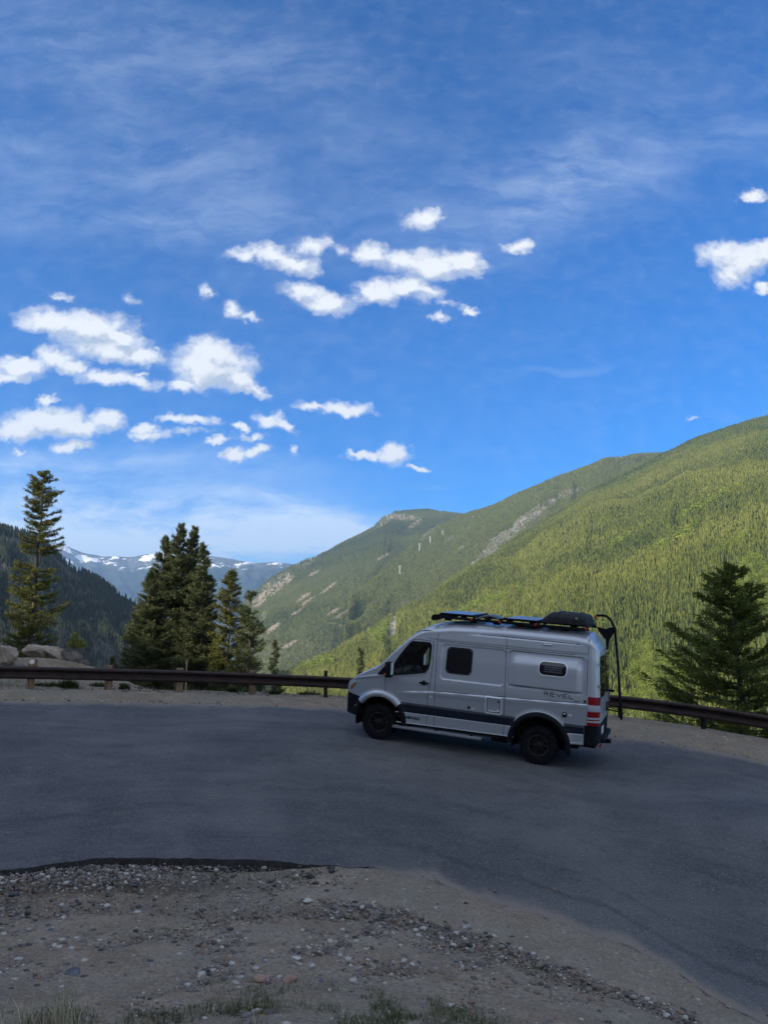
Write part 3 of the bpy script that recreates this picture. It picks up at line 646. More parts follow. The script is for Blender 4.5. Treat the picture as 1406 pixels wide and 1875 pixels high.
# ================================================================ HAZE
hz_m = bpy.data.materials.new('haze_air'); hz_m.use_nodes = True; t = NT(hz_m.node_tree); t.n.remove(t.n['Principled BSDF'])
pvn = t.n.new('ShaderNodeVolumePrincipled'); pvn.inputs['Color'].default_value = (.42, .66, 1.0, 1); pvn.inputs['Density'].default_value = 7.5e-5; pvn.inputs['Anisotropy'].default_value = .2
t.l.new(pvn.outputs[0], t.n['Material Output'].inputs['Volume'])
hx0, hx1, hy0, hy1, hz0, hz1 = -13000, 9000, -1500, 16000, -900, 1330
hv = [(x, y, z) for z in (hz0, hz1) for x, y in ((hx0, hy0), (hx1, hy0), (hx1, hy1), (hx0, hy1))]
tag(link('haze', pymesh('haze', hv, [(3, 2, 1, 0), (4, 5, 6, 7), (0, 1, 5, 4), (1, 2, 6, 5), (2, 3, 7, 6), (3, 0, 4, 7)]), mat=hz_m), 'thin blue mountain air over the whole valley', 'haze', kind='stuff')

# ================================================================ mesh builder
class MB:
    def __init__(s): s.V = []; s.F = []
    def quadbox(s, c, d, rot=None, bev=0.0):
        """box centred at c with full sizes d; small chamfer bev"""
        hx, hy, hz = [k / 2 for k in d]; b = min(bev, hx * .9, hy * .9, hz * .9)
        M = rot or Matrix.Identity(3); c = Vector(c)
        if b <= 0:
            P = [(x, y, z) for z in (-hz, hz) for x, y in ((-hx, -hy), (hx, -hy), (hx, hy), (-hx, hy))]
            F = [(3, 2, 1, 0), (4, 5, 6, 7), (0, 1, 5, 4), (1, 2, 6, 5), (2, 3, 7, 6), (3, 0, 4, 7)]
        else:
            bm = bmesh.new(); bmesh.ops.create_cube(bm, size=1)
            for v in bm.verts: v.co = Vector((v.co.x * 2 * hx, v.co.y * 2 * hy, v.co.z * 2 * hz))
            bmesh.ops.bevel(bm, geom=bm.edges[:] , offset=b, segments=2, profile=.5, affect='EDGES')
            bm.verts.index_update(); P = [tuple(v.co) for v in bm.verts]; F = [tuple(v.index for v in f.verts) for f in bm.faces]; bm.free()
        o = len(s.V); s.V += [c + M @ Vector(p) for p in P]; s.F += [tuple(o + i for i in f) for f in F]; return s
    def tube(s, pts, r, n=10, cap=True):
        pts = [Vector(p) for p in pts]; rs = r if isinstance(r, (list, tuple)) else [r] * len(pts); o = len(s.V); up = None
        for i, p in enumerate(pts):
            d = (pts[min(i + 1, len(pts) - 1)] - pts[max(i - 1, 0)]).normalized()
            if up is None: up = d.orthogonal().normalized()
            up = (up - d * up.dot(d)).normalized(); w = d.cross(up)
            for k in range(n):
                a = 2 * math.pi * k / n; s.V.append(p + (up * math.cos(a) + w * math.sin(a)) * rs[i])
        for i in range(len(pts) - 1):
            for k in range(n):
                s.F.append((o + i * n + k, o + i * n + (k + 1) % n, o + (i + 1) * n + (k + 1) % n, o + (i + 1) * n + k))
        if cap: s.F.append(tuple(o + k for k in reversed(range(n)))); s.F.append(tuple(o + (len(pts) - 1) * n + k for k in range(n)))
        return s
    def lathe(s, prof, c, axis='y', n=48):
        """prof: (radius, along) ; axis y"""
        o = len(s.V); c = Vector(c)
        for (r, h) in prof:
            for k in range(n):
                a = 2 * math.pi * k / n
                s.V.append(c + (Vector((r * math.cos(a), h, r * math.sin(a))) if axis == 'y' else Vector((r * math.cos(a), r * math.sin(a), h))))
        for i in range(len(prof) - 1):
            for k in range(n): s.F.append((o + i * n + k, o + i * n + (k + 1) % n, o + (i + 1) * n + (k + 1) % n, o + (i + 1) * n + k))
        return s
    def raw(s, V, F): o = len(s.V); s.V += [Vector(v) for v in V]; s.F += [tuple(o + i for i in f) for f in F]; return s
    def obj(s, name, mat, parent=None, smooth=False):
        me = pymesh(name, s.V, s.F, smooth); return link(name, me, parent, mat)
def smooth_by_angle(o, deg=35):
    me = o.data; me.polygons.foreach_set('use_smooth', [True] * len(me.polygons))
    bm = bmesh.new(); bm.from_mesh(me); lim = R(deg)
    for e in bm.edges:
        if len(e.link_faces) == 2 and e.link_faces[0].normal.angle(e.link_faces[1].normal, 0) > lim: e.smooth = False
    bm.to_mesh(me); bm.free(); return o

# ================================================================ GUARDRAIL
m_rust, t, b = material('weathered_steel', (.055, .030, .024), .62, .35, .4); co = objco(t)
n = t.noise(co, 3.5, 6, .65); n2 = t.noise(t.map(co, scale=(1, 1, 4)), 9, 5, .7)
c = t.mix(t.step(n, .35, .65), (.018, .012, .012, 1), (.042, .024, .020, 1)); c = t.mix(t.math('MULTIPLY', t.step(n2, .55, .75), .6), c, (.07, .048, .04, 1))
t.l.new(c, b.inputs['Base Color']); bump(t, b, n2, .4, .003)
m_wood, t, b = material('post_timber', (.2, .14, .09), .9, spec=.2); co = objco(t)
n = t.noise(t.map(co, scale=(9, 9, 1.2)), 3, 5, .65)
t.l.new(t.mix(t.step(n, .3, .7), (.11, .075, .048, 1), (.27, .19, .12, 1)), b.inputs['Base Color']); bump(t, b, n, .7, .006)
def rail_pt(x): return Vector((x, float(rail_y(x)), float(np.interp(x, RX, RZ))))
rx = np.arange(-20, 19, .12); sm = np.ones(9) / 9
ryy = np.convolve(np.pad(rail_y(rx), 4, 'edge'), sm, 'valid'); rzz = np.convolve(np.pad(np.interp(rx, RX, RZ), 4, 'edge'), sm, 'valid')
cl = np.stack([rx, ryy, rzz], 1); tn = np.gradient(cl, axis=0); tn /= np.linalg.norm(tn, axis=1)[:, None]
nrm = np.stack([tn[:, 1], -tn[:, 0], 0 * tn[:, 0]], 1); nrm /= np.linalg.norm(nrm, axis=1)[:, None]     # towards the road
RH_, RB_ = .62, .285                                          # top and bottom of the beam above the ground
prof = []                                                     # (out, height) of a W beam, front skin then back skin
H0 = RB_; HH = RH_ - RB_
wprof = [(0.0, 0), (.012, .02), (.075, .10), (.082, .16), (.078, .24), (.015, .40), (-.002, .45), (-.002, .55), (.015, .60), (.078, .76), (.082, .84), (.075, .90), (.012, .98), (0.0, 1.0)]
prof = [(a + .05, H0 + h * HH) for a, h in wprof] + [(a + .042, H0 + h * HH) for a, h in reversed(wprof)]
pr = np.array(prof); nn = len(pr)
sag = .006 * fbm(rx * .5, rx * 0, 13, 3)
Vv = cl[:, None] + nrm[:, None] * pr[None, :, :1] + np.array([0, 0, 1.0])[None, None] * (pr[None, :, 1:] + sag[:, None, None])
Ff = []
for i in range(len(rx) - 1):
    for k in range(nn): Ff.append((i * nn + k, i * nn + (k + 1) % nn, (i + 1) * nn + (k + 1) % nn, (i + 1) * nn + k))
gr = empty('guardrail', (0, 0, 0)); tag(gr, 'long rust brown steel guardrail on short timber posts along the bend', 'guardrail')
smooth_by_angle(link('beam', pymesh('beam', Vv.reshape(-1, 3), Ff), gr, m_rust), 30)
POSTU = [(-82, 'w'), (59, 'w'), (200, 'w'), (333, 'w'), (466, 'w'), (594, 's'), (722, 's'), (850, 's'), (995, 's'), (1138, 's'), (1289, 's'), (1445, 's'), (1610, 's')]
for u, kind in POSTU:
    # find x on the rail whose picture column is u
    uu, _ = proj(cl + np.array([0, 0, .2])); i = int(np.argmin(np.abs(uu - u))); p = Vector(cl[i]); nv = Vector(nrm[i]); tv = Vector(tn[i]).normalized()
    M = Matrix((tv, nv, Vector((0, 0, 1)))).transposed()
    if kind == 'w':
        top = .68 + random.random() * .05
        q = MB().quadbox(p - nv * .055 + Vector((0, 0, top / 2 - .15)), (.20, .17, top + .3), M, .012).obj('post', m_wood, gr)
    else:
        top = .78 if u == 594 else .60
        q = MB()
        for off in (-.07, .07): q.quadbox(p - nv * (.03 + .07 + off) + Vector((0, 0, top / 2 - .15)), (.10, .012, top + .3), M)
        q.quadbox(p - nv * .10 + Vector((0, 0, top / 2 - .15)), (.012, .128, top + .3), M); q = q.obj('post', m_rust, gr)
    MB().tube([p + nv * .05 + Vector((0, 0, .45)), p + nv * .068 + Vector((0, 0, .45))], .016, 6).obj('bolt', m_rust, gr)
# lap joints of the beam
for u in (133, 400, 660, 1060, 1240):
    uu, _ = proj(cl + np.array([0, 0, .5])); i = int(np.argmin(np.abs(uu - u)))
    seg = Vv[i:i + 2, :len(wprof)] + nrm[i][None, None] * .004
    MB().raw(seg.reshape(-1, 3), [(k, k + 1, len(wprof) + k + 1, len(wprof) + k) for k in range(len(wprof) - 1)]).obj('splice', m_rust, gr)
m_refl, _, _ = material('reflector_white', (.75, .76, .74), .35)
uu, _ = proj(cl + np.array([0, 0, .8])); i = int(np.argmin(np.abs(uu - 59))); p = Vector(cl[i]); nv = Vector(nrm[i])
rf = empty('reflector', p - nv * .0 + Vector((0, 0, .74))); tag(rf, 'round white reflector disc on the post by the boulders', 'reflector')
MB().lathe([(.001, -.012), (.062, -.012), (.068, -.006), (.068, .006), (.001, .006)], (0, 0, 0), 'y', 24).obj('disc', m_refl, rf)
MB().quadbox((.03, .028, -.03), (.22, .03, .20), None, .004).obj('backing_plate', m_wood, rf)
m_stake = rough_mat('stake_wood', (.30, .22, .13), (.42, .32, .2), 8, .9)
st = pt(341, 1235, 25.0)
tag(MB().tube([(st[0], st[1], float(ground_z(st[0], st[1])) - .3), (st[0] + .01, st[1], pt(341, 1209, 25.0)[2])], [.028, .022], 6).obj('marker_stake', m_stake), 'thin wooden stake standing up behind the guardrail', 'stake')

# ================================================================ POWER LINE towers on the distant mountain
m_tower, _, _ = material('galvanised_tower', (.66, .67, .64), .6)
def on_surface(P, u, v):
    uu, vv = proj(P); k = np.argmin((uu - u) ** 2 + (vv - v) ** 2); return P.reshape(-1, 3)[k]
tw0 = None
TWL = ['pale lattice power tower lowest on the far slope', 'pale lattice power tower beside the bright rock scar', 'pale lattice power tower above the rock scar', 'pale lattice power tower third up the slope', 'pale lattice power tower near the saddle', 'pale lattice power tower topmost under the skyline']
for k, (u, vb, hpx) in enumerate([(732.5, 1053, 16), (768, 1010, 14), (786.5, 997, 14), (809.5, 982, 10), (842, 962, 4), (866, 951, 6)]):
    P = min((on_surface(S_, u, vb) for S_ in (PB, PC) if min(np.abs(np.stack(proj(on_surface(S_, u, vb))) - np.array([u, vb]))) < 14 and max(np.abs(np.stack(proj(on_surface(S_, u, vb))) - np.array([u, vb]))) < 14), key=lambda p_: p_[1]); h = hpx / 1408 * P[1] * 1.15
    e = empty('power_tower', P - np.array([0, 0, 1.0])); tag(e, TWL[k], 'power tower', 'power towers up the far mountain')
    w = h * .075; q = MB()
    for sx in (-1, 1):
        for sy in (-1, 1): q.tube([(sx * w, sy * w, 0), (sx * w * .3, sy * w * .3, h * .7), (sx * w * .2, sy * w * .2, h)], h * .016, 4)
    for j in range(6):
        a, c2 = j / 6, (j + 1) / 6; wa, wb = w * (1 - .75 * a), w * (1 - .75 * c2); s = 1 if j % 2 else -1
        q.tube([(-s * wa, -wa, a * h * .95), (s * wb, -wb, c2 * h * .95)], h * .010, 4)
    q.obj('lattice', m_tower, e)
    q = MB()
    for zz in (.72, .84, .95): q.tube([(-w * 1.7, 0, h * zz), (w * 1.7, 0, h * zz)], h * .010, 4)
    q.obj('crossarm', m_tower, e)

# ================================================================ HERO CONIFERS
def conifer(name, base, H, label, prof, seed, mat, nb=230, density=1.0, needle=.055, lean=(0, 0), up=.15, trunk_r=.12, tuft=1.0, group=None, gap=0.0, tops=1, start=.02):
    r = np.random.default_rng(seed)
    root = empty(name, base); tag(root, label, 'tree', group)
    pz = [p[0] for p in prof]; pw = [p[1] for p in prof]; pwr = [p[2] if len(p) > 2 else p[1] for p in prof]
    tr = MB(); pts = [(lean[0] * k / 12 + .04 * math.sin(k * 1.7 + seed) * (k > 1), lean[1] * k / 12, H * k / 12 - .3 * (k == 0)) for k in range(13)]
    tr.tube(pts, [max(.006, trunk_r * (1 - .96 * k / 12)) for k in range(13)], 9)
    tp = np.array(pts); C = []; D = []; S = []
    for k in range(nb):
        f = start + (1 - start) * ((k + r.random()) / nb) ** .93
        if gap and fbm(f * 9, 0 * f + seed, seed, 3) > gap: continue
        z = f * H; o = np.array([np.interp(z, tp[:, 2], tp[:, 0]), np.interp(z, tp[:, 2], tp[:, 1]), z])
        a = r.random() * 2 * math.pi; sidew = .5 - .5 * math.cos(a)                 # 0 right, 1 left
        L = (np.interp(f, pz, pwr) * (1 - sidew) + np.interp(f, pz, pw) * sidew) * (.62 + .5 * r.random() ** .8)
        L = max(L, .05); slope = up + .55 * max(0, f - .75) * 2 + (r.random() - .5) * .25; droop = -.22 * (1 - f)
        ns = max(3, int(L / .16)); q = [o]
        for s in range(1, ns + 1):
            x = s / ns; q.append(o + np.array([math.cos(a) * L * x, math.sin(a) * L * x, L * (slope * x + droop * math.sin(x * 3.0) + .10 * x * x)]))
        q = np.array(q)
        tr.tube([tuple(v) for v in q[::max(1, ns // 3)]] , [.004 + .020 * L / 1.5 * (1 - j / len(q[::max(1, ns // 3)])) for j in range(len(q[::max(1, ns // 3)]))], 4, False)
        # twig clumps along the limb
        nt = int((6 + 34 * L) * density * tuft)
        x = (.12 + .88 * r.random(nt) ** .75); seg = x * (len(q) - 1); i0 = np.minimum(seg.astype(int), len(q) - 2); fr_ = (seg - i0)[:, None]
        c0 = q[i0] * (1 - fr_) + q[i0 + 1] * fr_
        lat = (.05 + .20 * L * np.sin(np.clip(x, 0, 1) * 2.6)) * (.4 + .9 * r.random(nt)); sd = np.where(r.random(nt) < .5, -1, 1)
        ax = np.array([math.cos(a), math.sin(a), slope * .5]); per = np.array([-math.sin(a), math.cos(a), 0])
        tip = c0 + ax[None] * (lat * .8)[:, None] + per[None] * (lat * sd * .9)[:, None] + np.c_[np.zeros((nt, 2)), (r.random(nt) - .35) * .12]
        nd_ = 8; y = r.random((nt, nd_, 1)); cc = c0[:, None] * (1 - y) + tip[:, None] * y
        dd = (tip - c0)[:, None] * .8 + r.normal(size=(nt, nd_, 3)) * .09 + np.array([0, 0, .03])
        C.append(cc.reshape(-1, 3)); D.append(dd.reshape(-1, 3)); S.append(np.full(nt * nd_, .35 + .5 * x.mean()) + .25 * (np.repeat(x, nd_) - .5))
    # leader
    m = 90; zz = H * (.93 + .07 * r.random(m)); C.append(np.c_[np.interp(zz, tp[:, 2], tp[:, 0]), np.interp(zz, tp[:, 2], tp[:, 1]), zz] + r.normal(size=(m, 3)) * .02); D.append(r.normal(size=(m, 3)) * .06 + np.array([0, 0, .09])); S.append(np.full(m, .6))
    C = np.concatenate(C); D = np.concatenate(D); S = np.concatenate(S); n = len(C)
    C = C + r.normal(size=C.shape) * .016
    D = D / (np.linalg.norm(D, axis=1)[:, None] + 1e-6); W = np.cross(D, r.normal(size=(n, 3))); W /= np.linalg.norm(W, axis=1)[:, None] + 1e-6
    ln = needle * (.65 + 1.0 * r.random(n))[:, None]; wd = needle * .21 * (.7 + .8 * r.random(n))[:, None]
    V = np.stack([C - W * wd, C + W * wd, C + D * ln * 1.5], 1).reshape(-1, 3); F = np.arange(3 * n).reshape(-1, 3)
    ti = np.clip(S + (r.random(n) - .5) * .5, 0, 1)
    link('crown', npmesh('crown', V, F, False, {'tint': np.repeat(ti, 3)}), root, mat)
    tr.obj('trunk', bark_brown, root, True)
    return root
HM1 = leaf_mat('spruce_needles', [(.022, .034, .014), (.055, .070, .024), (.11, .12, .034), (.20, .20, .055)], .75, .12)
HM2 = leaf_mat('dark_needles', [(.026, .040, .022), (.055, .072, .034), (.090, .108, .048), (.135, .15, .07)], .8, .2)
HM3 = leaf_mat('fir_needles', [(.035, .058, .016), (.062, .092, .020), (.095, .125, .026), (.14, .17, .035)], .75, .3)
def gbase(u, Y, vtop):
    x = pt(u, 1235, Y)[0]; z = float(ground_z(x, Y)); zt = pt(u, vtop, Y)[2]; return (x, Y, z - .1), zt - z + .1
px = lambda n, Y: n / 1408 * Y
Y = 31.0; bs, H = gbase(50, Y, 864); w = lambda n: px(n, Y)
conifer('spruce_tree', bs, H, 'tall gappy spruce standing alone behind the boulders', [(0, w(62), w(55)), (.18, w(58), w(50)), (.3, w(42), w(40)), (.45, w(38), w(44)), (.5, w(44), w(62)), (.56, w(40), w(36)), (.62, w(44), w(34)), (.68, w(30), w(30)), (.73, w(42), w(40)), (.78, w(20), w(36)), (.84, w(26), w(36)), (.9, w(34), w(34)), (.95, w(26), w(24)), (.985, w(14), w(12)), (1, w(4), w(5))], 3, HM1, 290, 1.25, .050, lean=(px(7, Y), 0), up=.10, trunk_r=.17, gap=.5)
Y = 30.0; w = lambda n: px(n, Y)
big = [(322, 962, 30.0, 70, 5, 'tallest of the dark conifers clustered behind the rail, twin topped'), (346, 966, 30.6, 60, 6, 'dense dark conifer pressed against the tall twin topped one'), (292, 985, 30.4, 62, 7, 'dark conifer on the inner left of the cluster behind the rail'), (268, 1050, 29.4, 46, 8, 'short leftmost conifer of the dark cluster behind the rail'), (366, 998, 29.2, 50, 9, 'dark conifer on the right flank of the cluster behind the rail')]
for (u, vt, Y, hw, sd, lab) in big:
    bs, H = gbase(u, Y, vt); hh = px(hw * 1.08, Y)
    conifer('conifer_tree', bs, H, lab, [(0, hh * 1.05), (.3, hh), (.5, hh * .78), (.7, hh * .52), (.85, hh * .28), (.95, hh * .12), (1, .03)], sd, HM2, int(250 * (.6 + .4 * H / 7)), 1.5, .052, up=.28, trunk_r=.12, group='dark conifers clustered behind the rail')
Y = 28.6; bs, H = gbase(417, Y, 1047); w = lambda n: px(n, Y)
conifer('spruce_tree', bs, H, 'sunlit yellow green spruce beside the dark cluster', [(0, w(40), w(46)), (.3, w(36), w(46)), (.5, w(32), w(44)), (.65, w(30), w(40)), (.8, w(26), w(30)), (.9, w(17), w(18)), (1, w(4))], 12, HM1, 190, 1.25, .050, up=.16, trunk_r=.10, gap=.6)
Y = 28.0; bs, H = gbase(455, Y, 1086); w = lambda n: px(n, Y)
conifer('pine_tree', bs, H, 'open branched pine between the sunlit spruce and the valley', [(0, w(40), w(40)), (.3, w(42), w(38)), (.6, w(34), w(34)), (.85, w(20), w(20)), (1, w(6))], 13, HM2, 150, .85, .055, up=.3, trunk_r=.10, gap=.45)
Y = 27.5; bs, H = gbase(503, Y, 1176); w = lambda n: px(n, Y)
conifer('pine_tree', bs, H, 'small pine at the right end of the tree cluster', [(0, w(18), w(18)), (.5, w(15), w(16)), (1, w(3))], 14, HM2, 70, .9, .05, up=.3, trunk_r=.05)
Y = 29.0; bs, H = gbase(205, Y, 1205); w = lambda n: px(n, Y)
conifer('spruce_tree', bs, max(H, .8), 'tiny dark spruce just behind the rail near the boulders', [(0, w(11)), (.5, w(8)), (1, w(2))], 15, HM2, 45, .9, .05, up=.1, trunk_r=.03)
Y = 44.0; x0 = pt(661, 1235, Y)[0]; zb = float(ground_z(x0, Y)); zt = pt(661, 1188, Y)[2]; w = lambda n: px(n, Y)
conifer('spruce_tree', (x0, Y, zb), zt - zb, 'slim dark spruce rising above the rail ahead of the van', [(0, w(26)), (.6, w(14)), (.8, w(8)), (1, w(2))], 16, HM2, 150, .9, .08, up=.0, trunk_r=.07)
Y = 24.6; x0 = pt(1366, 1300, Y)[0]; zb = float(ground_z(x0, Y)) - .1; zt = pt(1352, 1036, Y)[2]; H = zt - zb; w = lambda n: px(n, Y)
conifer('fir_tree', (x0, Y, zb), H, 'big dark fir leaning over the right end of the guardrail', [(0, w(60), w(60)), (.16, w(135), w(110)), (.3, w(170), w(130)), (.42, w(165), w(130)), (.52, w(135), w(115)), (.6, w(118), w(100)), (.7, w(98), w(85)), (.8, w(66), w(66)), (.88, w(52), w(50)), (.95, w(26), w(26)), (1, w(4))], 17, HM3, 210, 1.25, .058, lean=(-px(14, Y), 0), up=.30, trunk_r=.17)

# ================================================================ BOULDERS AND STONES
def blob(seed, n=3, amp=.3, flat=1.0, cuts=9):
    r = np.random.default_rng(seed); bm = bmesh.new(); bmesh.ops.create_icosphere(bm, subdivisions=n, radius=1)
    V = np.array([v.co[:] for v in bm.verts])
    for k in range(cuts):
        d = r.normal(size=3); d /= np.linalg.norm(d); h = .48 + .32 * r.random(); ex = np.maximum(V @ d - h, 0); V -= ex[:, None] * d[None] * .92
    V *= 1 + amp * .35 * fbm(V[:, 0] * 2.3 + V[:, 2] * 1.3, V[:, 1] * 2.3 - V[:, 2], seed, 4)[:, None]
    V[:, 2] *= flat
    F = [[v.index for v in f.verts] for f in bm.faces]; bm.free(); return V, F
m_rock, t, b = material('boulder_granite', (.3, .28, .25), .9, spec=.25); co = t.n.new('ShaderNodeNewGeometry').outputs['Position']
n = t.noise(co, 1.6, 6, .65); n2 = t.noise(co, 14, 5, .7)
c = t.mix(t.step(n, .35, .65), (.24, .19, .145, 1), (.40, .345, .28, 1)); c = t.mix(t.math('MULTIPLY', t.step(n2, .55, .7), .6), c, (.12, .105, .10, 1))
t.l.new(c, b.inputs['Base Color']); bump(t, b, t.math('ADD', n, n2), .9, .05)
m_rockr = rough_mat('reddish_granite', (.26, .16, .125), (.34, .25, .21), 3, .9, 0, .02)
m_rockd = rough_mat('dark_rock', (.07, .06, .055), (.16, .14, .125), 3, .9, 0, .02)
def boulder(u, v, Y, wpx, hpx, seed, mat, label, rotz=0, tilt=0, depth=.8, group='boulders behind the guardrail'):
    x, y, z = pt(u, v, Y); sx = px(wpx, Y) / 2; sz = px(hpx, Y) / 2; V, F = blob(seed, 5, .7, 1.0, 16)
    M = Matrix.Rotation(rotz, 3, 'Z') @ Matrix.Rotation(tilt, 3, 'Y')
    V = [M @ Vector((p[0] * sx * 1.1, p[1] * sx * depth, p[2] * sz * 1.15)) for p in V]
    o = link('boulder', pymesh('boulder', V, F), mat=mat); smooth_by_angle(o, 24); o.location = (x, y, z); tag(o, label, 'boulder', group); return o
boulder(14, 1203, 25.0, 40, 44, 1, m_rock, 'upright grey and brown boulder at the left behind the rail')
boulder(72, 1192, 27.0, 52, 24, 2, m_rock, 'wide wedge shaped boulder with a dark underside below the tall spruce', tilt=.2)
boulder(100, 1196, 27.2, 60, 20, 21, m_rock, 'long pale slab sloping down from the wedge shaped boulder', tilt=.35)
boulder(136, 1202, 27.2, 44, 26, 3, m_rockd, 'dark jagged boulder under the yellow green shrub', tilt=.2)
boulder(152, 1216, 26.6, 22, 20, 4, m_rockd, 'small dark rock at the right foot of the jagged boulder')
boulder(94, 1219, 26.0, 26, 20, 5, m_rockr, 'reddish boulder half buried in the mound behind the rail')
boulder(24, 1191, 27.4, 22, 12, 6, m_rock, 'small whitish boulder left of the tall spruce')
boulder(34, 1222, 24.6, 26, 12, 7, m_rockd, 'low dark rock just above the rail near the reflector')
boulder(202, 1229, 25.5, 14, 7, 8, m_rock, 'pale flat rock resting behind the second timber post')
boulder(382, 1235, 25.5, 12, 6, 9, m_rock, 'pale flat rock behind the rail under the dark conifers')
def rockthing(u, v, wpx, hpx, seed, mat, label, flat=.6):
    d = raydir(u, v)
    Yv = np.linspace(5, 16, 900); xx = d[0] / d[1] * Yv; zz = CAMZ + d[2] / d[1] * Yv; g_ = ground_z(xx, Yv); k = int(np.argmax(zz < g_)); Y = Yv[k]
    sx = px(wpx, Y) / 2; V, F = blob(seed, 3, .4, flat); V = [Vector((p[0] * sx, p[1] * sx * .8, p[2] * px(hpx, Y) * .62)) for p in V]
    o = link('rock', pymesh('rock', V, F), mat=mat); smooth_by_angle(o, 25); o.location = (xx[k], Y, g_[k] + .1 * px(hpx, Y)); o.rotation_euler = (0, 0, seed)
    tag(o, label, 'rock', 'larger rocks lying on the roadside dirt')
m_asc = rough_mat('asphalt_chunk', (.028, .028, .03), (.07, .07, .07), 8, .95, 0, .01)
m_grey = rough_mat('grey_stone', (.24, .24, .24), (.38, .38, .37), 6, .85, 0, .01)
m_pale = rough_mat('pale_stone', (.38, .36, .32), (.52, .50, .46), 6, .85, 0, .01)
m_slate = rough_mat('slate_stone', (.06, .065, .085), (.12, .13, .15), 6, .8, 0, .01)
for a in ((245, 1622, 26, 13, 31, m_asc, 'chunk of broken black asphalt lying under the road lip'), (135, 1783, 32, 19, 32, m_slate, 'dark slate rock at the lower left of the stony dirt'),
          (95, 1706, 20, 9, 33, m_slate, 'flat dark stone on the bare dirt left of the rock pile'), (275, 1764, 15, 15, 34, m_slate, 'blue grey stone standing in the middle of the rock pile'),
          (482, 1793, 34, 17, 35, m_rockr, 'rounded reddish rock lying in the grass at the bottom'), (531, 1795, 32, 22, 36, m_rockr, 'taller reddish rock beside the grass'),
          (543, 1756, 18, 11, 37, m_pale, 'pale flat stone above the reddish rocks'), (441, 1790, 20, 9, 38, m_grey, 'smooth grey green stone left of the reddish rocks'),
          (587, 1800, 14, 13, 39, m_slate, 'small dark grey stone right of the taller reddish rock'), (565, 1748, 18, 9, 40, m_rock, 'tan stone near the pale flat stone'),
          (25, 1640, 24, 9, 41, m_asc, 'black asphalt chunk at the far left below the road lip'), (854, 1698, 22, 9, 42, m_grey, 'grey stone on the dirt near the right asphalt edge'),
          (848, 1690, 16, 8, 43, m_rockd, 'dark stone touching the grey one near the asphalt edge'), (602, 1815, 12, 9, 44, m_pale, 'pinkish white pebble in the grass at the bottom'),
          (519, 1732, 12, 9, 45, m_rockd, 'dark reddish stone on the ridge of the tyre rut'), (100, 1733, 14, 9, 46, m_pale, 'yellowish stone left of the rock pile'), (562, 1650, 20, 7, 47, m_pale, 'pale stone on the smooth dirt below the road')):
    rockthing(*a)

# loose gravel: one mass
def gravel(name, n, lo, hi, seed, region, label, sub=1, mats=None):
    r = np.random.default_rng(seed); x = region[0] + (region[1] - region[0]) * r.random(n * 4); y = region[2] + (region[3] - region[2]) * r.random(n * 4)
    d = y - near_edge(x) - edge_noise(x) * 1.5; fd = y - np.interp(x, FX, FY)
    cl_ = .5 + .5 * fbm(x * .55, y * 1.1, seed, 4) * 1.6
    u_, v_ = proj(np.stack([x, y, base_z(x, y)], -1))
    pile = np.exp(-((v_ - (1745 + 35 * np.sin(u_ / 150) + (u_ - 300) * .06)) / 52) ** 2) * sstep(u_, 1000, 600) * (.25 + .75 * np.clip(cl_, 0, 1)) + np.exp(-((v_ - (1650 + (u_ - 700) * .32)) / 46) ** 2) * (u_ > 560) * (.08 + .36 * np.clip(cl_, 0, 1)) + .6 * np.exp(-((v_ - 1600) / 18) ** 2) * sstep(-u_, -470, -200)
    if region[4] == 'near': pr_ = np.where(d < -.02, np.clip(cl_ * .30 + pile * 1.5, 0, 1), np.where(d < .5, .02, .0006))
    else: pr_ = np.where((fd > -.15) & (y < rail_y(x) + 2.5), .6, .03 * (fd > -1.2))
    if region[4] == 'near': pr_ = pr_ * np.where((d > -.20) & (x < .3), .04, 1)
    ok = r.random(len(x)) < pr_; x, y = x[ok][:n], y[ok][:n]; n = len(x)
    if not n: return
    zg = ground_z(x, y); inr = (y - near_edge(x) > 0)
    V0 = [np.array(blob(seed + k, sub, .5, .65, 6)[0]) for k in range(6)]; F0 = np.array(blob(seed, sub)[1])
    s = lo + (hi - lo) * r.random(n) ** 3.2; pk = r.integers(0, 6, n); B = np.stack(V0)[pk]
    a = r.random(n) * 6.28; c, sn = np.cos(a)[:, None], np.sin(a)[:, None]; ax = (.8 + .5 * r.random(n))[:, None]
    xx = (B[..., 0] * ax * c - B[..., 1] * sn) * s[:, None] + x[:, None]; yy = (B[..., 0] * ax * sn + B[..., 1] * c) * s[:, None] + y[:, None]; zz = B[..., 2] * s[:, None] + (zg + s * .18 - .018 * (region[4] == 'near') * (~inr) + .006)[:, None]
    V = np.stack([xx, yy, zz], -1).reshape(-1, 3); F = (F0[None] + (np.arange(n) * B.shape[1])[:, None, None]).reshape(-1, 3)
    me = npmesh(name, V, F, False, {'tint': np.repeat(r.random(n), B.shape[1])}); tag(link(name, me, mat=m_gravel), label, 'gravel', kind='stuff')
m_gravel, t, b = material('gravel_stones', (.3, .28, .25), .85, spec=.3)
cr = t.n.new('ShaderNodeValToRGB'); t.l.new(attr(t, 'tint'), cr.inputs[0]); el = cr.color_ramp.elements
cols = [(.05, .047, .047), (.10, .09, .085), (.15, .125, .105), (.21, .145, .11), (.18, .155, .13), (.26, .24, .21), (.15, .135, .12), (.42, .40, .36), (.18, .165, .14)]
while len(el) < len(cols): el.new(.5)
cr.color_ramp.interpolation = 'CONSTANT'
for i, c_ in enumerate(cols): el[i].position = i / len(cols); el[i].color = (*c_, 1)
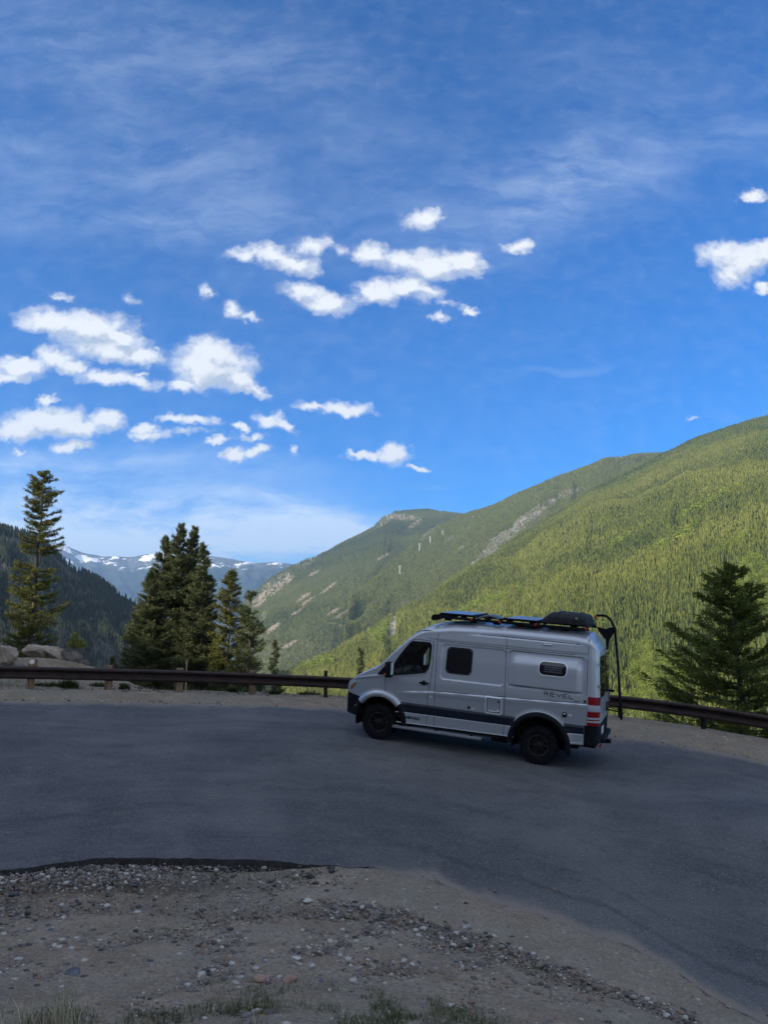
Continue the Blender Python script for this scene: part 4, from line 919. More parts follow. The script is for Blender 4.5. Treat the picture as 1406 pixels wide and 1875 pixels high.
t.l.new(t.mix(t.math('MULTIPLY', t.step(t.noise(objco(t), 40, 3, .6), .4, .7), .4), cr.outputs[0], (.14, .13, .12, 1)), b.inputs['Base Color'])
gravel('gravel', 80000, .005, .018, 51, (-7, 8, 4.8, 11.6, 'near'), 'small loose gravel over the roadside dirt')
gravel('gravel', 17000, .009, .046, 61, (-7, 8, 4.8, 11.6, 'near'), 'mixed fist sized stones scattered on the dirt', 1)
gravel('gravel', 9000, .010, .045, 71, (-14, 14, 16, 26, 'far'), 'coarse gravel along the shoulder under the rail')

# ================================================================ GRASS AND WEEDS
m_green = leaf_mat('grass_blades', [(.035, .055, .02), (.055, .08, .028), (.10, .12, .045), (.24, .21, .11)], .8, .2)
m_straw = leaf_mat('dry_straw', [(.16, .14, .08), (.28, .24, .15), (.42, .37, .25), (.50, .45, .32)], .8, .2)
def blades(x, y, z, h, lean, w, r):
    n = len(x); a = r.random(n) * 6.28; d = np.stack([np.cos(a), np.sin(a), 0 * a], -1); p = np.stack([-d[:, 1], d[:, 0], d[:, 2]], -1)
    b0 = np.stack([x, y, z], -1); up = np.array([0, 0, 1.0])
    V = np.stack([b0 - p * w[:, None], b0 + p * w[:, None], b0 + up * (h * .55)[:, None] + d * (h * lean * .35)[:, None] + p * (w * .7)[:, None], b0 + up * (h * .55)[:, None] + d * (h * lean * .35)[:, None] - p * (w * .7)[:, None], b0 + up * (h * (1 - .25 * lean))[:, None] + d * (h * lean)[:, None]], 1)
    F = np.array([[0, 1, 2], [0, 2, 3], [3, 2, 4]])
    return V.reshape(-1, 3), (F[None] + (np.arange(n) * 5)[:, None, None]).reshape(-1, 3), 5
def grass(name, n, seed, fn, hlo, hhi, mat, label, kind='stuff', cat='grass', tint=(0, .8)):
    r = np.random.default_rng(seed); x, y = fn(r, n); n = len(x); h = hlo + (hhi - hlo) * r.random(n) ** 1.5
    V, F, k = blades(x, y, ground_z(x, y) - .03, h, .15 + .7 * r.random(n), .0015 + .0028 * r.random(n), r)
    me = npmesh(name, V, F, False, {'tint': np.repeat(tint[0] + (tint[1] - tint[0]) * r.random(n), k)}); return tag(link(name, me, mat=mat), label, cat, kind=kind)
def patch(lst):
    def f(r, n):
        xs_, ys_ = [], []; tot = sum(p[4] for p in lst)
        for (u, v, a, b2, wgt, Y) in [(p[0], p[1], p[2], p[3], p[4], p[5]) for p in lst]:
            m = int(n * wgt / tot); cx, cy, _ = pt(u, v, Y); gxx = cx + r.normal(size=m) * a; gyy = cy + r.normal(size=m) * b2
            keep = fbm(gxx * 4, gyy * 4, 7, 3) > -.10 + .40 * r.random(m); xs_.append(gxx[keep]); ys_.append(gyy[keep])
        return np.concatenate(xs_), np.concatenate(ys_)
    return f
grass('grass', 24000, 81, patch([(640, 1850, .6, .28, 3.2, 6.4), (420, 1850, .6, .22, .9, 6.3), (500, 1800, .35, .15, .6, 7.0), (620, 1810, .35, .12, .5, 7.0), (760, 1860, .35, .2, 1.2, 6.5), (90, 1860, .35, .25, .9, 6.2), (740, 1830, .3, .15, .6, 6.9), (30, 1875, .3, .2, .6, 6.0)]), .025, .10, m_green, 'short green grass growing through the dirt at the bottom')
grass('grass', 620, 82, patch([(40, 1885, .22, .12, 2, 5.8), (350, 1885, .12, .08, .5, 6.0), (540, 1885, .35, .12, .3, 6.0), (90, 1892, .10, .08, 1.4, 5.8)]), .14, .34, m_straw, 'tall dry straw coloured stalks at the bottom edge', cat='dry grass', tint=(0, 1))
WL = [(125, 1259, 22.4, .30, .26, 'rounded green weed clump under the rail near the first posts'), (97, 1259, 22.6, .26, .14, 'sparse grey green weed left of the rounded clump'), (75, 1261, 22.4, .2, .12, 'small grey weed beside the first timber post'), (228, 1262, 22.9, .16, .14, 'small green weed right of the second timber post'), (182, 1256, 23.4, .3, .12, 'low green weeds left of the second timber post'), (405, 1263, 24.2, .18, .10, 'small weed between the third and fourth timber posts'), (425, 1270, 23.9, .16, .16, 'dark green weed left of the fourth timber post'), (445, 1262, 24.4, .3, .22, 'bright green weed clump beside the fourth timber post'), (503, 1270, 23.9, .18, .14, 'green weed right of the fourth timber post'), (565, 1268, 24.6, .5, .2, 'wide green weeds left of the steel post'), (228, 1257, 24, .2, .08, 'thin weed just behind the rail')]
for i, (u, v, Y, rad, h, lab) in enumerate(WL):
    c_ = pt(u, v, Y); r = np.random.default_rng(200 + i); n = 420; ang = r.random(n) * 6.28; rr = rad * np.sqrt(r.random(n)); x = c_[0] + rr * np.cos(ang); y = c_[1] + rr * np.sin(ang) * .7
    V, F, k = blades(x, y, ground_z(x, y) - .02, h * (1.1 - .7 * (rr / rad) ** 2) * (.6 + .6 * r.random(n)) * 1.3, .2 + .8 * r.random(n), .008 + .010 * r.random(n), r)
    tag(link('weed_clump', npmesh('weed_clump', V, F, False, {'tint': np.repeat(.7 * r.random(n), k)}), mat=m_green), lab, 'plant', 'weeds along the guardrail')
def verge(r, n):
    x = -14 + 34 * r.random(n); y = rail_y(x) + .6 + 5.0 * r.random(n) ** 1.2; k = (fbm(x * .9, y * .9, 19, 4) > -.12 - .5 * sstep(x, 4, 8)) ; return x[k], y[k]
grass('grass', 26000, 83, verge, .08, .30, m_green, 'rough green growth on the slope behind the rail', tint=(.2, 1))
# sunlit shrub on the dark boulder
sh = pt(139, 1183, 27.2); r = np.random.default_rng(9); n = 2600
V = []
cl2 = [(-.10, 0, .20), (-.02, 0, .36), (.0, .05, .12), (.20, 0, .14), (.27, 0, .05), (-.2, 0, .06), (.1, 0, .05), (-.06, .1, .02)]
pk = r.integers(0, len(cl2), n); c_ = np.array(cl2)[pk] + r.normal(size=(n, 3)) * .055 + np.array(sh)
d = r.normal(size=(n, 3)); d /= np.linalg.norm(d, axis=1)[:, None]; wv = np.cross(d, r.normal(size=(n, 3))); wv /= np.linalg.norm(wv, axis=1)[:, None]
V = np.stack([c_ - wv * .011, c_ + wv * .011, c_ + d * .05], 1).reshape(-1, 3)
sr = empty('shrub', (0, 0, 0)); tag(sr, 'small sunlit yellow green shrub on top of the dark jagged boulder', 'shrub')
link('foliage', npmesh('foliage', V, np.arange(3 * n).reshape(-1, 3), False, {'tint': np.repeat(r.random(n), 3)}), sr, leaf_mat('shrub_leaves', [(.16, .17, .04), (.24, .26, .06), (.32, .33, .08)], trans=.3))
MB().tube([(sh[0], sh[1], sh[2] - .3), (sh[0] - .05, sh[1], sh[2] + .2)], .015, 5).obj('stem', bark_brown, sr)
# crumbs of broken asphalt below the lip
r = np.random.default_rng(77); n = 900; x = -7 + 8 * r.random(n); y = near_edge(x) - np.abs(r.normal(size=n)) * .55 - .03; k = fbm(x * 1.2, y * 2, 5, 3) > -.1 + .5 * r.random(n); x, y = x[k], y[k]; n = len(x)
B0, F0 = blob(5, 1, .6, .6, 7); F0 = np.array(F0); s = .010 + .045 * r.random(n) ** 5; a = r.random(n) * 6.28
V = np.stack([(B0[None, :, 0] * np.cos(a)[:, None] - B0[None, :, 1] * np.sin(a)[:, None]) * s[:, None] * 1.3 + x[:, None], (B0[None, :, 0] * np.sin(a)[:, None] + B0[None, :, 1] * np.cos(a)[:, None]) * s[:, None] + y[:, None], B0[None, :, 2] * s[:, None] + (ground_z(x, y) - lip(x) * .8 + s * .3)[:, None]], -1)
tag(link('asphalt_rubble', npmesh('asphalt_rubble', V.reshape(-1, 3), (F0[None] + (np.arange(n) * len(B0))[:, None, None]).reshape(-1, 3)), mat=m_asc), 'black crumbs of broken asphalt below the road lip', 'rubble', kind='stuff')

# ================================================================ CAMPER VAN (x rearwards, y to the far side, z up; origin under the front axle)
van = empty('camper_van', VAN_LOC, VAN_ROT); tag(van, 'silver high roof camper van with dark lower stripe and black wheels parked on the asphalt', 'van')
WB = 3.655
m_paint, t, b = material('silver_paint', (.40, .425, .46), .34, .5, .5, .45); b.inputs['Coat Roughness'].default_value = .08
fl = t.noise(objco(t), 900, 2, .5); t.l.new(t.mix(fl, (.385, .42, .475, 1), (.46, .495, .55, 1)), b.inputs['Base Color'])
dn_ = t.noise(objco(t), 2.2, 4, .6); t.l.new(t.math('MULTIPLY_ADD', dn_, .2, .30), b.inputs['Roughness'])
m_paint2, _, _ = material('light_silver', (.58, .61, .66), .4, .2)
m_black = rough_mat('black_plastic', (.004, .005, .008), (.009, .011, .015), 12, .65, 0, .001, .12)
m_matte = rough_mat('dark_underside', (.010, .010, .011), (.02, .02, .02), 8, .9, 0, .002, .2)
m_seam, _, _ = material('panel_gap', (.012, .014, .02), .7)
m_navy = rough_mat('dark_decal', (.006, .010, .020), (.010, .014, .026), 4, .5, 0, 0, .25)
m_grey2 = rough_mat('grey_decal', (.075, .085, .105), (.095, .105, .13), 4, .32, .3, 0, .5)
m_chrome, _, _ = material('bright_trim', (.80, .83, .87), .35, .15)
m_alu, _, _ = material('brushed_step', (.42, .44, .47), .42, .8)
m_glassd, t, b = material('black_glass', (.004, .005, .007), .04, 0, .5)
m_tyre = rough_mat('tyre_rubber', (.005, .006, .008), (.011, .012, .014), 20, .9, 0, .002, .12)
m_rim = rough_mat('black_rim', (.012, .012, .014), (.022, .022, .024), 10, .4, .3, 0, .5)
m_boltm, _, _ = material('bolt_steel', (.40, .40, .42), .35, .8)
m_red, t, b = material('red_lens', (.20, .004, .007), .2, 0, .4, .15)
m_lens, _, _ = material('clear_lens', (.40, .44, .50), .2, .1, .5, .3)
m_amber, _, _ = material('amber_lens', (.22, .12, .06), .15, 0, .5, .3)
m_cloth = rough_mat('seat_cloth', (.03, .032, .036), (.055, .057, .06), 20, .9)
m_white, _, _ = material('white_label', (.62, .63, .65), .5)
m_redp, _, _ = material('red_cap', (.45, .03, .02), .45)
m_tint = bpy.data.materials.new('tinted_glass'); m_tint.use_nodes = True; t = NT(m_tint.node_tree); t.n.remove(t.n['Principled BSDF'])
tb = t.n.new('ShaderNodeBsdfTransparent'); tb.inputs[0].default_value = (.82, .88, .86, 1); gb = t.n.new('ShaderNodeBsdfGlossy'); gb.inputs['Roughness'].default_value = .02
fr_ = t.n.new('ShaderNodeFresnel'); fr_.inputs[0].default_value = 1.45; mx = t.n.new('ShaderNodeMixShader')
t.l.new(fr_.outputs[0], mx.inputs[0]); t.l.new(tb.outputs[0], mx.inputs[1]); t.l.new(gb.outputs[0], mx.inputs[2]); t.l.new(mx.outputs[0], t.n['Material Output'].inputs[0])
m_solar, t, b = material('solar_cells', (.02, .05, .16), .32, 0, .6, .3); co = objco(t)
br = t.n.new('ShaderNodeTexBrick'); t.l.new(co, br.inputs[0]); br.offset = 0; br.inputs['Scale'].default_value = 6; br.inputs['Color1'].default_value = (.06, .15, .40, 1); br.inputs['Color2'].default_value = (.065, .16, .42, 1); br.inputs['Mortar'].default_value = (.12, .14, .18, 1); br.inputs['Mortar Size'].default_value = .008; br.inputs['Brick Width'].default_value = .9; br.inputs['Row Height'].default_value = .9  # cell blue brightened to paint in the reflected sky
t.l.new(br.outputs[0], b.inputs['Base Color'])
m_lining = rough_mat('cabin_lining', (.045, .048, .052), (.07, .072, .078), 6, .9)

_gz = np.linspace(.2, 3.0, 561); _gy = np.interp(_gz, [.2, .5, .9, 1.2, 1.42, 1.6, 2.0, 2.3, 2.6, 2.72, 2.8, 3.0], [.93, .955, .972, .985, .980, .958, .912, .868, .805, .76, .72, .6])
_k = np.exp(-np.linspace(-2, 2, 31) ** 2); _k /= _k.sum(); _gy = np.convolve(np.pad(_gy, 15, 'edge'), _k, 'valid')
def Gz(z): return np.interp(z, _gz, _gy)
def Wx(x): return np.interp(x, [-.93, -.915, -.88, -.8, -.68, -.5, -.3, 0, 4.60, 4.70, 4.77, 4.81, 4.835, 4.85], [.70, .77, .83, .885, .93, .965, .987, 1, 1, .988, .965, .940, .912, .875])
def Tx(x): return np.interp(x, _tx, _tz)
_tx = np.linspace(-.93, 4.85, 600)
_tz = np.interp(_tx, [-.93, -.915, -.88, -.8, -.6, -.3, -.14, 0, .34, .6, .82, 1.0, 1.2, 1.6, 2.8, 4.3, 4.6, 4.72, 4.79, 4.83, 4.85], [1.0, 1.10, 1.20, 1.29, 1.46, 1.62, 1.695, 1.81, 2.17, 2.43, 2.60, 2.69, 2.745, 2.80, 2.84, 2.83, 2.80, 2.74, 2.66, 2.57, 2.48])
_k2 = np.exp(-np.linspace(-2, 2, 9) ** 2); _k2 /= _k2.sum(); _tz = np.convolve(np.pad(_tz, 4, 'edge'), _k2, 'valid')
def belt(x): return np.interp(x, [.2, .4, 1.3, 2.9, 4.63], [1.135, 1.15, 1.248, 1.312, 1.380])
def rbox(x, z, x0, x1, z0, z1, r):
    """signed distance to a rounded box, negative inside"""
    cx, cz, hx, hz = (x0 + x1) / 2, (z0 + z1) / 2, (x1 - x0) / 2 - r, (z1 - z0) / 2 - r
    dx = np.abs(x - cx) - hx; dz = np.abs(z - cz) - hz
    return np.hypot(np.maximum(dx, 0), np.maximum(dz, 0)) + np.minimum(np.maximum(dx, dz), 0) - r
def feat(x, z, near=True):
    x = np.asarray(x, float); z = np.asarray(z, float)
    bz = belt(x); f = sstep(x, .35, .85)
    d = .020 * f * sstep(bz - z, 0, .022) * (1 - .55 * sstep(bz - z, .05, .16))
    d = d - .010 * sstep(z, 2.555, 2.575) * sstep(x, .75, 1.1) * (x < 4.58)                 # roof cap joint
    d = d - .010 * sstep(z, 2.40, 2.378) * sstep(x, .9, 1.25) * sstep(z, 1.9, 2.30) * (x < 4.58)
    d = d - .014 * sstep(rbox(x, z, 1.40, 2.84, 1.535, 2.305, .09), .006, -.016)             # recessed panel round the slider window
    sd = rbox(x, z, 2.90, 4.55, 1.545, 2.31, .10); d = d - .012 * sstep(sd, .004, -.012)
    ramp = sstep(x, 2.92, 3.12) * sstep(-x, -4.535, -4.36) * sstep(z, 1.572, 1.605) * sstep(-z, -2.29, -2.02)
    d = d + .048 * ramp
    d = d + .010 * sstep(x, .12, .9) * 0
    d = d + .012 * np.exp(-((z - np.interp(x, [-.75, -.1, .1], [1.30, 1.44, 1.47])) / .03) ** 2) * sstep(-x, -.1, .1) * sstep(x, -.75, -.55)   # bonnet shoulder line
    d = d + .012 * np.exp(-((z - np.interp(x, [.1, .95, 1.12], [1.465, 1.585, 1.66])) / .022) ** 2) * sstep(x, .1, .2) * sstep(-x, -1.15, -1.05)
    for cx in (0, WB):
        rr = np.hypot(x - cx, z - .42); d = d + .030 * sstep(-rr, -.76, -.62)
    return d
def Ys(x, z): return Gz(z) * Wx(x) + feat(x, z)
def SP(x, z, off=0.0, side=-1): return Vector((float(x), side * float(Ys(x, z) + off), float(z)))

xs = np.unique(np.round(np.r_[np.linspace(-.93, -.80, 14), np.arange(-.8, 4.6, .0155), np.linspace(4.6, 4.85, 34)], 5)); NS = len(xs)
NRS, NRC, NRT = 125, 12, 8
zb = np.interp(xs, [-.93, -.6, .4, 3.1, 4.55, 4.85], [.50, .47, .46, .50, .53, .56])
rz = np.interp(xs, [-.93, -.1, .3, .9, 1.2, 4.6, 4.85], [.08, .10, .12, .20, .25, .25, .20]); fin_ = np.interp(xs, [-.93, -.1, 0, .7, 1.2, 4.6, 4.85], [.80, .86, .88, .80, .45, .45, .55])
T = Tx(xs); zt = T - rz
tt = np.linspace(0, 1, NRS)[:, None]; Zs = zb[None] + (zt - zb)[None] * tt; Xs = np.repeat(xs[None], NRS, 0); Yd = Ys(Xs, Zs)
ysd = Yd[-1]; yin = ysd * fin_; crown = .03 * np.interp(xs, [-.9, 0, 1], [1.4, 1.8, 1])
ph = np.linspace(0, math.pi / 2, NRC + 1)[1:, None]
Yc = yin[None] + (ysd - yin)[None] * np.cos(ph) ** .85; Zc = zt[None] + (T - crown - zt)[None] * np.sin(ph) ** .85
fr2 = np.linspace(1, 0, NRT + 1)[1:, None]; Yr = yin[None] * fr2; Zr = T[None] - crown[None] * fr2 ** 2
Yh = np.concatenate([Yd, Yc, Yr], 0); Zh = np.concatenate([Zs, Zc, Zr], 0); NH = len(Yh)
lean = .05 * np.clip(Zh - 1.5, 0, None) * sstep(xs, 4.2, 4.85)[None]
Xh = np.repeat(xs[None], NH, 0) - lean
full = np.concatenate([np.stack([Xh, -Yh, Zh], -1), np.stack([Xh[:-1][::-1], Yh[:-1][::-1], Zh[:-1][::-1]], -1)], 0); NF = len(full)
GLASS = [(.175, 1.50), (.36, 1.86), (.50, 2.07), (.62, 2.23), (.68, 2.285), (1.08, 2.29), (1.125, 2.25), (1.13, 2.18), (1.135, 1.95), (1.11, 1.74), (1.06, 1.655), (.97, 1.625), (.6, 1.56)]
def inpoly(x, z, poly):
    c = np.zeros(np.shape(x), bool); n = len(poly)
    for i in range(n):
        x0, z0 = poly[i]; x1, z1 = poly[(i + 1) % n]
        hit = ((z0 > z) != (z1 > z)) & (x < (x1 - x0) * (z - z0) / (z1 - z0 + 1e-12) + x0); c ^= hit
    return c
Cn = (full[:-1, :-1] + full[1:, 1:]) / 2; fx, fy_, fz = Cn[..., 0], Cn[..., 1], Cn[..., 2]
rowi = np.arange(NF - 1)[:, None] + 0 * fx; sidep = (rowi < NRS - 1) | (rowi >= NF - NRS)
lab = np.zeros(fx.shape, int)                                                     # 0 body
lab[(fx < -.44) & (fz < np.interp(fx, [-.9, -.8, -.55, -.4], [.98, .965, .92, .90])) & sidep] = 1      # front bumper
lab[(fx > 4.575) & (fz < .945) & sidep] = 2                                         # rear bumper
lab[(~sidep) & (fx > .0) & (fx < .80) & (np.abs(fy_) < .735)] = 3                   # windscreen
lab[(~sidep) & (fx > -.16) & (fx <= .0) & (np.abs(fy_) < .74)] = 4                 # cowl
for cx in (0, WB): lab[(np.hypot(fx - cx, fz - .42) < .565) & sidep] = -1
lab[inpoly(fx, fz, GLASS) & sidep] = -1
FQ = grid_faces(NF, NS).reshape(NF - 1, NS - 1, 4); FV = full.reshape(-1, 3)
def sub(name, mask, mat, parent=van, V=FV, ang=32):
    F = FQ[mask]; u, inv = np.unique(F, return_inverse=True); me = npmesh(name, V[u], inv.reshape(-1, 4), True); o = link(name, me, parent, mat); return smooth_by_angle(o, ang)
body = sub('body', lab == 0, m_paint)
sub('front_bumper', lab == 1, m_black)
rbump = sub('rear_bumper', lab == 2, m_black); sub('windscreen', lab == 3, m_tint); sub('cowl', lab == 4, m_black)
inner = full.copy(); inner[..., 1] *= .965; inner[..., 2] -= .02 + .02 * (inner[..., 2] > 1.5); inner[..., 0] = inner[..., 0] * .992 + .01
sub('cabin_lining', (lab == 0) & (fx < 1.9) & (fx > -.1) & (fz > 1.2), m_lining, V=inner.reshape(-1, 3))
# rear and front end caps
def cap(name, col, mat, z0, z1, xo=0.0, nseg=16):
    ring = full[:, col]; h = ring[:NH]; m = (h[:, 2] >= z0) & (h[:, 2] <= z1); h = h[m]; V = []
    for p in h:
        for k in range(nseg + 1): V.append((p[0] + xo * (1 - (2 * k / nseg - 1) ** 4), p[1] * (1 - 2 * k / nseg), p[2]))
    me = npmesh(name, V, grid_faces(len(h), nseg + 1), True); return link(name, me, van, mat)
cap('rear_door', -1, m_paint, .93, 3, .012); o = cap('bumper_face', -1, m_black, 0, .955, .03)
bm_ = bmesh.new(); bm_.from_mesh(rbump.data); bm_.from_mesh(o.data); bmesh.ops.remove_doubles(bm_, verts=bm_.verts, dist=.0008); bm_.to_mesh(rbump.data); bm_.free(); bpy.data.objects.remove(o)
cap('grille', 0, m_black, 0, 3, -.03)

# ---- surface dressing
def strip(mb, poly, w, off, side=-1, step=.03, fn=None):
    P = []
    for (a, b2) in zip(poly[:-1], poly[1:]):
        n = max(1, int(math.dist(a, b2) / step))
        for k in range(n): P.append((a[0] + (b2[0] - a[0]) * k / n, a[1] + (b2[1] - a[1]) * k / n))
    P.append(poly[-1]); o = len(mb.V)
    for i, p in enumerate(P):
        q0 = P[max(0, i - 1)]; q1 = P[min(len(P) - 1, i + 1)]; dx, dz = q1[0] - q0[0], q1[1] - q0[1]; L = math.hypot(dx, dz) + 1e-9; nx, nz = -dz / L * w / 2, dx / L * w / 2
        for s, oo in ((-1, -.004), (-1, off), (1, off), (1, -.004)): mb.V.append(SP(p[0] + s * nx, p[1] + s * nz, oo, side))
    for i in range(len(P) - 1):
        for k in range(3): mb.F.append((o + i * 4 + k, o + i * 4 + k + 1, o + (i + 1) * 4 + k + 1, o + (i + 1) * 4 + k))
    return mb
def rpoly(x0, x1, z0, z1, r, sk=0.0, n=6):
    P = []
    for cx, cz, a0 in ((x1 - r, z1 - r, 0), (x0 + r, z1 - r, 90), (x0 + r, z0 + r, 180), (x1 - r, z0 + r, 270)):
        for k in range(n + 1): a = R(a0 + 90 * k / n); P.append((cx + r * math.cos(a) + sk * (cz + r * math.sin(a) - z0), cz + r * math.sin(a)))
    return P
def spatch(name, poly, off, mat, side=-1, parent=van, rings=6, dens=.04, fn=None):
    P = []
    for a, b2 in zip(poly, poly[1:] + poly[:1]):
        n = max(1, int(math.dist(a, b2) / dens))
        for k in range(n): P.append((a[0] + (b2[0] - a[0]) * k / n, a[1] + (b2[1] - a[1]) * k / n))
    cx = sum(p[0] for p in P) / len(P); cz = sum(p[1] for p in P) / len(P); n = len(P); V = [SP(x, z, -.006, side) for x, z in P]
    F = []; S = fn or (lambda x, z: SP(x, z, off, side))
    for r_ in range(rings): f = 1 - r_ / rings; V += [S(cx + (x - cx) * f, cz + (z - cz) * f) for x, z in P]
    V.append(S(cx, cz))
    for r_ in range(rings):
        for k in range(n): F.append((r_ * n + k, r_ * n + (k + 1) % n, (r_ + 1) * n + (k + 1) % n, (r_ + 1) * n + k))
    for k in range(n): F.append((rings * n + k, rings * n + (k + 1) % n, len(V) - 1))
    if side > 0: F = [f[::-1] for f in F]
    o = link(name, pymesh(name, V, F, True), parent, mat); return smooth_by_angle(o, 40)
def closed(P): return P + [P[0]]
mbs = MB(); sw = .011
for side in (-1, 1):
    for poly in ([(.10, 1.47), (.125, 1.12), (.36, .91)], [(.40, .70), (.43, .47)], [(1.19, 2.33), (1.205, 1.9), (1.19, 1.45), (1.175, 1.25), (1.15, 1.15), (1.15, .50)], [(1.275, 2.56), (1.265, 2.36), (1.30, 1.6), (1.31, 1.25), (1.33, .49)],
                 [(2.81, 2.70), (2.85, 2.4), (2.88, 1.6), (2.90, 1.2), (2.90, .50)], [(4.58, 2.70), (4.585, 2.3), (4.60, 1.55)], [(1.19, 2.335), (.78, 2.35), (.66, 2.32)]): strip(mbs, poly, sw, .0015, side)
    strip(mbs, [(.72, 2.50), (.9, 2.56), (1.29, 2.572), (2.0, 2.582), (2.85, 2.585), (3.7, 2.58), (4.53, 2.568)], .014, .002, side)
    strip(mbs, [(1.30, 1.252), (2.9, 1.316), (4.62, 1.386)], .012, .002, side); strip(mbs, [(1.29, 2.352), (2.86, 2.343), (4.3, 2.352)], .010, .002, side)
mbs.obj('panel_gaps', m_seam, van)
strip(MB(), closed(rpoly(2.915, 4.545, 1.55, 2.31, .09)), .008, .002).obj('pop_out_joint', m_seam, van)
# decals: dark stripe between the arches, bright pinstripes
ds = MB(); dg = MB(); tr1 = MB()
for side in (-1, 1):
    for x0, x1, za, zbb, zc, zd in ((.50, 3.14, .702, .722, .880, .880), (4.16, 4.575, .73, .75, .885, .888)):
        n = 60; o = len(ds.V); o2 = len(dg.V)
        for k in range(n + 1):
            x = x0 + (x1 - x0) * k / n; zl = za + (zbb - za) * k / n; zu = zc + (zd - zc) * k / n
            for j in range(5): ds.V.append(SP(x, zl + (zu - zl) * j / 4, .0025, side))
            for j in range(3): dg.V.append(SP(x, zu + .001 + .045 * j / 2, .0022, side))
        for k in range(n):
            for j in range(4): ds.F.append((o + k * 5 + j, o + k * 5 + j + 1, o + (k + 1) * 5 + j + 1, o + (k + 1) * 5 + j))
            for j in range(2): dg.F.append((o2 + k * 3 + j, o2 + k * 3 + j + 1, o2 + (k + 1) * 3 + j + 1, o2 + (k + 1) * 3 + j))
    strip(tr1, [(.40, .694), (3.16, .717)], .013, .004, side); strip(tr1, [(.44, .468), (3.12, .505)], .016, .004, side)
    strip(tr1, [(4.14, .722), (4.565, .748)], .016, .004, side); strip(tr1, [(4.20, .545), (4.565, .575)], .012, .004, side)
ds.obj('dark_stripe', m_navy, van); dg.obj('grey_stripe', m_grey2, van); tr1.obj('pinstripe', m_chrome, van)
# wheel arch flares
def flare(name, cx, r0, r1, a0, a1, mat, side, off=.035, n=60):
    V = []; F = []
    prof = [(r0 - .005, -.10), (r0, .0), (r0 + .012, off), ((r0 + r1) / 2, off * .95), (r1 - .015, off * .55), (r1, -.003)]
    for k in range(n + 1):
        a = R(a0 + (a1 - a0) * k / n)
        for r_, oo in prof:
            x, z = cx + r_ * math.cos(a), .42 + r_ * math.sin(a); V.append(SP(x, z, oo, side))
    m = len(prof)
    for k in range(n):
        for j in range(m - 1): F.append((k * m + j, k * m + j + 1, (k + 1) * m + j + 1, (k + 1) * m + j))
    return link(name, pymesh(name, V, F, True), van, mat)
for side in (-1, 1):
    flare('wheel_arch', 0, .555, .705, 42, 141, m_paint, side, .04); flare('wheel_arch', 0, .555, .68, -2, 42, m_black, side, .03); flare('wheel_arch', 0, .555, .66, 141, 170, m_black, side, .03)
    flare('wheel_arch', WB, .555, .672, -8, 184, m_black, side, .045); flare('arch_trim', WB, .672, .690, 52, 142, m_chrome, side, .012)
# windows
strip(MB(), closed(GLASS), .040, .006).obj('window_seal', m_black, van); strip(MB(), closed(GLASS), .040, .006, 1).obj('window_seal', m_black, van)
for side in (-1, 1):
    spatch('door_glass', GLASS, -.012, m_tint, side)
    strip(MB(), [(.50, 1.53), (.50, 2.07)], .030, .004, side).obj('quarter_pillar', m_black, van)
spatch('side_window', rpoly(1.535, 2.09, 1.70, 2.235, .085), .010, m_glassd); strip(MB(), closed(rpoly(1.523, 2.102, 1.688, 2.247, .09)), .016, .008).obj('window_seal', m_black, van)
bw = spatch('berth_window', rpoly(3.60, 4.16, 1.885, 2.145, .095), .012, m_glassd); strip(MB(), closed(rpoly(3.585, 4.175, 1.87, 2.16, .10)), .018, .014).obj('window_seal', m_chrome, bw)
bl = MB()
for k in range(4): strip(bl, [(3.70, 1.955 + .045 * k), (4.08, 1.955 + .045 * k)], .026, .0145)
bl.obj('blind_slats', m_grey2, bw)
spatch('side_window', rpoly(3.5, 4.2, 1.75, 2.25, .085), .010, m_glassd, 1)
tri = [(-.10, 1.475), (.10, 1.485), (.10, 1.72), (.05, 1.66)]
for side in (-1, 1): spatch('corner_trim', tri, .016, m_black, side)
# handle, badges, hatches
hd = spatch('door_handle', rpoly(.935, 1.16, 1.385, 1.425, .018), .030, m_black); spatch('handle_bowl', rpoly(.985, 1.095, 1.35, 1.46, .05), .003, m_seam, parent=hd)
spatch('door_handle', rpoly(.975, 1.10, 1.385, 1.415, .012), .028, m_black, 1)
hb = spatch('service_hatch', rpoly(2.475, 2.84, .925, 1.295, .03), .016, m_paint); strip(MB(), closed(rpoly(2.515, 2.80, .965, 1.255, .02)), .012, .018).obj('hatch_joint', m_seam, hb)
strip(MB(), [(2.53, .985), (2.73, .985)], .018, .022).obj('hatch_rim', m_chrome, hb); spatch('hatch_latch', rpoly(2.745, 2.785, .985, 1.03, .01), .03, m_chrome, parent=hb); spatch('hatch_latch', rpoly(2.745, 2.785, 1.18, 1.225, .01), .028, m_grey2, parent=hb)
strip(MB(), closed(rpoly(2.485, 2.83, .935, 1.285, .03)), .034, .024).obj('hatch_frame', m_paint2, hb)
spatch('water_inlet', rpoly(2.08, 2.14, .965, 1.025, .029), .012, m_black); spatch('inlet_label', rpoly(2.165, 2.235, .968, 1.0, .005), .005, m_white)
pi = spatch('power_inlet', rpoly(4.13, 4.215, 1.055, 1.165, .035), .02, m_black); spatch('inlet_cover', rpoly(4.155, 4.195, 1.115, 1.145, .01), .026, m_chrome, parent=pi); spatch('inlet_label', rpoly(4.25, 4.33, 1.09, 1.13, .008), .005, m_white)
spatch('fuel_cap', rpoly(4.545, 4.60, 1.40, 1.455, .027), .008, m_seam)
spatch('pillar_label', rpoly(1.185, 1.27, 1.10, 1.14, .006), .004, m_white)
wl = spatch('awning_light', rpoly(3.62, 3.84, 2.495, 2.535, .02), .022, m_alu); spatch('light_lens', rpoly(3.65, 3.81, 2.505, 2.525, .01), .026, m_chrome, parent=wl)
